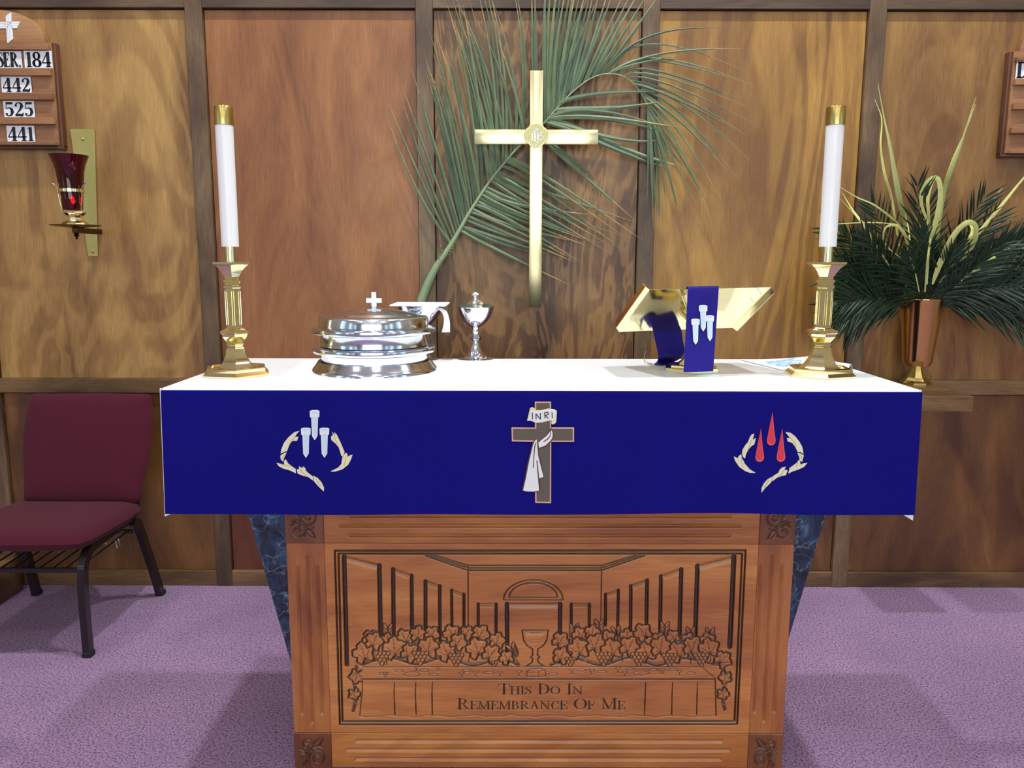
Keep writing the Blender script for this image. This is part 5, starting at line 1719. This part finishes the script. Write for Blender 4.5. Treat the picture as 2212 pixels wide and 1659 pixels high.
for (bx, by, mx, my, tx, ty, w, zk) in LV:
    # nearest stem point
    d = min(range(len(sp_)), key=lambda i: (sp_[i][0] - bx) ** 2 + (sp_[i][1] - by) ** 2)
    bx, by = sp_[d][0], sp_[d][1]
    t0 = d / (len(sp_) - 1)
    Y0 = fy_(t0)
    Ym, Yt = Y0 - rp.uniform(-.004, .016), min(3.185, Y0 + rp.uniform(-.012, .016))
    if zk == 'r': Ym -= .008; Yt = 3.16 - rp.uniform(0, .03)
    Ym = max(Ym, 3.132)
    path = []
    n_ = 13
    for i in range(n_):
        s_ = i / (n_ - 1)
        # quadratic through the middle point
        a0, a1, a2 = (1 - s_) * (1 - 2 * s_), 4 * s_ * (1 - s_), s_ * (2 * s_ - 1)
        u, v = FX((bx * a0 + mx * a1 + tx * a2, by * a0 + my * a1 + ty * a2))
        YY = Y0 * a0 + Ym * a1 + Yt * a2
        path.append(aY(u, v, max(3.128, min(YY, 3.186))))
    vs, fs = [], []
    sign = rp.choice((-1, 1))
    fold = rp.uniform(.25, .6)
    for i, p in enumerate(path):
        s_ = i / (n_ - 1)
        ww = w * .42197 * depth(p.y, p.z) / F * (min(1, .55 + s_ * 3) * (1 - s_ ** 2.2) ** .9 + .03) * 1.05
        tg = (path[min(i + 1, n_ - 1)] - path[max(i - 1, 0)]).normalized()
        nrm_ = Vector((0, -1, 0))
        sd = tg.cross(nrm_).normalized()
        rise = ww * fold * .5
        vs += [p - sd * ww * .5 + nrm_ * 0, p + nrm_ * rise + sd * (ww * .08 * sign), p + sd * ww * .5 + nrm_ * 0]
    for i in range(n_ - 1):
        k = 3 * i
        fs += [(k, k + 1, k + 4, k + 3), (k + 1, k + 2, k + 5, k + 4)]
    b = B(); b.add(vs, fs[:-4], 0); 
    b.f += fs[-4:]; b.mi += [1] * 4
    b.build('leaflet', None, fr, smooth=30, mats=[MT['palm'], MT['palm_dry']])

# ================================================================== VASE WITH GREENERY
VY = 3.105
vc = aY(1978, 830, VY)
def VR(w, y, cx=1990): return (w / 2 * depth(VY, aY(cx, y, VY).z) / F, aY(cx, y, VY).z)
VX = (aY(1951, 648, VY).x + aY(2033.5, 648, VY).x) / 2
vs_ = root('vase', (VX, VY, LZ), 'tapered brass vase on a spreading foot standing on the wall ledge', 'vase')
B().lathe([VR(50, 789), VR(58, 782), VR(60, 776), VR(84, 652), VR(86, 648), VR(86, 645), VR(82, 645), VR(80, 649), VR(58, 775), VR(3, 777)], (VX, VY), 64).build('body', MT['copper'], vs_, smooth=35)
B().lathe([(.058, LZ + .0004), (.058, LZ + .006), (.050, LZ + .011), (.046, LZ + .013), (.036, LZ + .024), (.027, LZ + .042), (.021, LZ + .062), (.021, VR(50, 790)[1] + .004)], (VX, VY), 8, radians(12)).build('foot', MT['brass_old'], vs_, smooth=15)

rb = random.Random(21)
zm = VR(84, 650)[1]
ar = root('palm_arrangement', (VX, VY, zm), 'spray of dark green fern palms and pale palm spears in the brass vase', 'plant')


def frond(ang, length, bend, tilt, seed, base=None, nleaf=17, lw=.0085, ll=.11):
    r_ = random.Random(seed)
    p = Vector(base) if base else Vector((VX + .03 * cos(ang), VY + r_.uniform(-.02, .02), zm - .05))
    pts_, d = [p.copy()], Vector((cos(ang) * cos(tilt), -sin(tilt), sin(ang) * cos(tilt))).normalized()
    if sin(ang) < .35: d = (d + Vector((0, 0, .8))).normalized()
    n_ = 16
    for i in range(n_):
        d = (d + Vector((cos(ang) * .04, 0, -bend)) * (1 / n_) * 3).normalized()
        p = p + d * (length / n_)
        if p.y > 3.19: p.y = 3.19
        pts_.append(p.copy())
    st_o = B().tube(pts_, [.0022 - .0014 * i / n_ for i in range(n_ + 1)], 5).build('frond', MT['fern'], ar, smooth=80)
    b = B()
    for k in range(nleaf * 2):
        f = .22 + .78 * (k // 2) / (nleaf - 1)
        x = min(f * n_, n_ - .001); i = int(x)
        q = pts_[i].lerp(pts_[i + 1], x - i)
        tg = (pts_[i + 1] - pts_[i]).normalized()
        side = tg.cross(Vector((0, -1, 0)))
        if side.length < .2: side = tg.cross(Vector((1, 0, 0)))
        side.normalize()
        s_ = 1 if k % 2 else -1
        la = ll * (.55 + .9 * sin(pi * min(1, (f - .1) * 1.02)) ** .8) * r_.uniform(.85, 1.1)
        dirv = (tg * (.65 + .5 * f) + side * s_ * (.95 - .45 * f) + Vector((r_.uniform(-.12, .12), r_.uniform(-.30, .10), r_.uniform(-.12, .12)))).normalized()
        m_ = q + dirv * la * .5 + Vector((0, 0, -.002))
        e_ = q + dirv * la + Vector((0, 0, -.014 * (1 - .5 * f)))
        if e_.y > 3.188: e_.y = 3.188
        if m_.y > 3.188: m_.y = 3.188
        wv_ = dirv.cross(Vector((r_.uniform(-.4, .4), -1, r_.uniform(-.1, .5)))).normalized() * lw
        q1 = q + dirv * la * .2
        fo = Vector((0, -.0016, 0))
        b.add([q, q1 - wv_ * .45, q1 + fo, q1 + wv_ * .45, m_ - wv_ * .5, m_ + fo, m_ + wv_ * .5, e_], [(0, 1, 2), (0, 2, 3), (1, 4, 5, 2), (2, 5, 6, 3), (4, 7, 5), (5, 7, 6)])
    o = b.build('leaflets', MT['fern'], st_o, smooth=25)
    o['kind'] = 'stuff'


specs = []
for k in range(11):
    specs.append((radians(20 + 14 * k), rb.uniform(.40, .52), .02 + .04 * rb.random(), rb.uniform(.0, .4)))
for k in range(7):
    specs.append((radians(-8 + 9 * k), rb.uniform(.34, .46), .28 + .10 * rb.random(), rb.uniform(.05, .5)))
    specs.append((radians(188 - 9 * k), rb.uniform(.34, .44), .28 + .10 * rb.random(), rb.uniform(.05, .5)))
for a_, l_ in ((5, .40), (-5, .36), (175, .40), (186, .34), (12, .44), (168, .42), (0, .46), (180, .44)):
    specs.append((radians(a_), l_, .52, .35))
for a_ in (60, 80, 100, 120, 90, 70, 110):
    specs.append((radians(a_), rb.uniform(.25, .36), .03, rb.uniform(.35, .7)))
for a_, l_ in ((30, .46), (150, .46), (40, .45), (140, .43), (20, .50), (160, .50), (50, .42), (130, .42)):
    specs.append((radians(a_), l_, .12, rb.uniform(.1, .35)))
for i, (a_, l_, bd, tl) in enumerate(specs):
    frond(a_, l_, bd, tl, 100 + i)

# pale spear leaves, some looped back into the vase
G5 = lambda c: (1740 + c[0] / 2.4407, 180 + c[1] / 2.4407)
spears = [
    ([(560, 980, 8), (528, 760, 22), (490, 580, 30), (445, 330, 16), (412, 170, 8), (382, 0, 2)], 3.02),
    ([(500, 900, 8), (455, 610, 14), (418, 480, 15), (396, 330, 10), (402, 190, 5), (365, 85, 1.5)], 3.06),
    ([(640, 1060, 8), (655, 860, 10), (665, 800, 24), (690, 720, 30), (712, 600, 28), (700, 505, 26), (655, 510, 24), (615, 570, 22), (612, 640, 18), (640, 720, 12), (660, 800, 8)], 2.94),
    ([(662, 800, 6), (650, 700, 16), (646, 600, 18), (668, 520, 18), (690, 500, 14)], 2.955),
    ([(690, 900, 6), (725, 610, 20), (765, 470, 20), (820, 320, 12), (880, 130, 5), (900, 70, 1.5)], 3.05),
    ([(680, 900, 5), (722, 590, 14), (770, 420, 12), (840, 260, 6), (895, 110, 2)], 3.07),
    ([(670, 1060, 8), (690, 1000, 26), (735, 890, 34), (790, 790, 30), (850, 735, 28), (895, 750, 28), (895, 820, 28), (850, 900, 20), (800, 960, 10)], 2.93),
    ([(800, 930, 6), (850, 850, 18), (880, 780, 20), (870, 740, 18)], 2.945),
    ([(700, 1060, 8), (800, 930, 16), (920, 780, 20), (1020, 660, 18), (1150, 500, 10), (1260, 380, 2)], 3.00),
    ([(840, 850, 6), (905, 720, 14), (970, 640, 12), (1040, 545, 3)], 3.03),
    ([(820, 1040, 6), (880, 1000, 16), (1000, 915, 16), (1115, 846, 3)], 2.96),
    ([(575, 985, 8), (545, 880, 16), (525, 800, 18), (480, 750, 16), (430, 755, 12), (410, 800, 10), (430, 860, 7), (515, 930, 3)], 2.95),
    ([(500, 750, 6), (455, 710, 12), (360, 640, 9), (270, 600, 6), (172, 540, 2)], 2.98),
    ([(490, 745, 5), (390, 735, 6), (280, 735, 6), (165, 742, 3)], 2.97),
    ([(440, 960, 6), (370, 850, 12), (310, 750, 13), (250, 670, 9), (190, 570, 2)], 2.99),
    ([(420, 930, 4), (330, 790, 8), (265, 700, 6), (180, 605, 2)], 3.0),
    ([(600, 1100, 5), (560, 900, 7), (545, 780, 7), (525, 680, 3)], 2.97),
    ([(630, 1100, 8), (640, 960, 10), (655, 850, 12), (660, 800, 6)], 2.935),
]
for pts0, YY in spears:
    sm_ = smooth_line(pts0, 34)
    vs, fs = [], []
    path = [aY(*G5(q), YY + .0 + .02 * cos(i * .2)) for i, q in enumerate(sm_)]
    for i, p in enumerate(path):
        w_ = sm_[i][2] / 2.4407 * depth(YY, p.z) / F
        tg = (path[min(i + 1, len(path) - 1)] - path[max(i - 1, 0)]).normalized()
        sd = tg.cross(Vector((0, -1, 0))).normalized()
        vs += [p - sd * w_ * .5, p + Vector((0, -w_ * .12, 0)), p + sd * w_ * .5]
    for i in range(len(path) - 1):
        k = 3 * i
        fs += [(k, k + 1, k + 4, k + 3), (k + 1, k + 2, k + 5, k + 4)]
    b = B().add(vs, fs)
    b.build('spear_leaf', MT['spear'], ar, smooth=40)

# ================================================================== CHAIR
ch = root('stacking_chair', (-1.70, 2.85, 0), 'burgundy upholstered stacking chair with dark metal frame left of the altar', 'chair')
YCB = 3.03
ol = [(66, 852), (120, 849), (200, 848), (270, 849), (318, 851), (324, 870), (327, 905), (326, 950), (322, 1000), (312, 1045), (299, 1086), (240, 1088.5), (150, 1089), (90, 1088), (61, 1084), (57, 1050), (53, 1010), (49, 960), (50, 910), (56, 870)]
lean = lambda v: YCB + .085 * (1090 - v) / 240. - .03
OL = smooth_line(ol, 80, closed=True)
wv = [aY(u, v, lean(v)) for u, v in OL]
cw = sum((p for p in wv), Vector()) / len(wv)
ax_ = Vector((1, 0, 0)); an_ = Vector((0, -1, .30)).normalized(); ay_ = an_.cross(ax_).normalized() * -1
if ay_.z < 0: ay_ = -ay_
o2 = [((p - cw).dot(ax_), (p - cw).dot(ay_)) for p in wv]
pillow(B(), o2, cw, ax_, ay_, an_, .034, .022, 4).build('backrest', MT['burgundy'], ch, smooth=70)
# seat: outline in plan, slightly tipped back
zsF, zsR = .435, .425
pR = aZ(297, 1100, .425); 
xs1 = aZ(190, 1150, .43)
seat = [(-1.955, 2.60), (-1.90, 2.565), (-1.70, 2.555), (-1.50, 2.565), (-1.452, 2.60), (-1.440, 2.72), (-1.438, 2.88), (-1.452, 3.00), (-1.50, 3.02), (-1.70, 3.02), (-1.90, 3.02), (-1.948, 3.00), (-1.962, 2.88), (-1.960, 2.72)]
SO = smooth_line(seat, 84, closed=True)
cs = Vector((-1.70, 2.79, .405))
so2 = [(p[0] + 1.70, p[1] - 2.79) for p in SO]
b = B()
pillow(b, so2, cs, Vector((1, 0, 0)), Vector((0, 1, -.03)), Vector((0, .03, 1)), .042, .040, 7)
b.build('seat', MT['burgundy'], ch, smooth=70)
LXR, LXL = -1.475, -1.925
for X, sgn in ((LXR, 1), (LXL, -1)):
    # front leg bends into the side rail
    pts_ = [(X + .005 * sgn, 2.585, .0), (X, 2.592, .20), (X, 2.600, .30), (X, 2.615, .335), (X, 2.645, .362), (X, 2.70, .372), (X, 2.95, .378)]
    sm_ = smooth_line(pts_, 42)
    B().tube([tuple(p) for p in sm_], 0, flat=(.030, .024), up=(1, 0, 0)).build('leg', MT['chair_metal'], ch, smooth=40)
    # rear leg, raked back
    B().tube([(X + .03 * sgn, 3.10, .0), (X + .022 * sgn, 3.055, .15), (X + .012 * sgn, 3.005, .30), (X + .01 * sgn, 2.985, .345), (X + .008 * sgn, 2.95, .365)], 0, flat=(.032, .024), up=(1, 0, 0)).build('leg', MT['chair_metal'], ch, smooth=40)
    B().box(X + .005 * sgn - .0155, X + .005 * sgn + .0155, 2.568, 2.602, 0, .018).build('foot_cap', MT['rubber'], ch, bevel=.002, seg=1)
    B().box(X + .03 * sgn - .0155, X + .03 * sgn + .0155, 3.082, 3.118, 0, .018).build('foot_cap', MT['rubber'], ch, bevel=.002, seg=1)
    # back post
    B().tube([(X - .012 * sgn, 2.97, .37), (X - .012 * sgn, 3.035, .40), (X - .012 * sgn, 3.085, .54)], 0, flat=(.018, .018), up=(1, 0, 0)).build('back_post', MT['chair_metal'], ch, smooth=40)
B().box(LXL, LXR, 2.598, 2.610, .298, .314).build('rack_front_bar', MT['chair_metal'], ch, bevel=.002, seg=1)
B().box(LXL, LXR, 2.96, 2.972, .31, .325).build('rack_rear_bar', MT['chair_metal'], ch, bevel=.002, seg=1)
for k in range(10):
    x = LXL + (LXR - LXL) * (k + .5) / 10
    B().tube([(x, 2.606, .306), (x, 2.966, .317)], .003, 6).build('rack_rod', MT['chair_metal'], ch)
clip = aY(258, 1185, 2.80)
b = B()
b.tube([(LXR + .022, 2.79, .345), (LXR + .026, 2.79, .318), (LXR + .026, 2.812, .318), (LXR + .022, 2.812, .345)], .0025, 6)
b.tube([(LXR + .012, 2.74, .352), (LXR + .016, 2.86, .356)], .003, 6)
b.build('joining_clip', MT['silver'], ch)
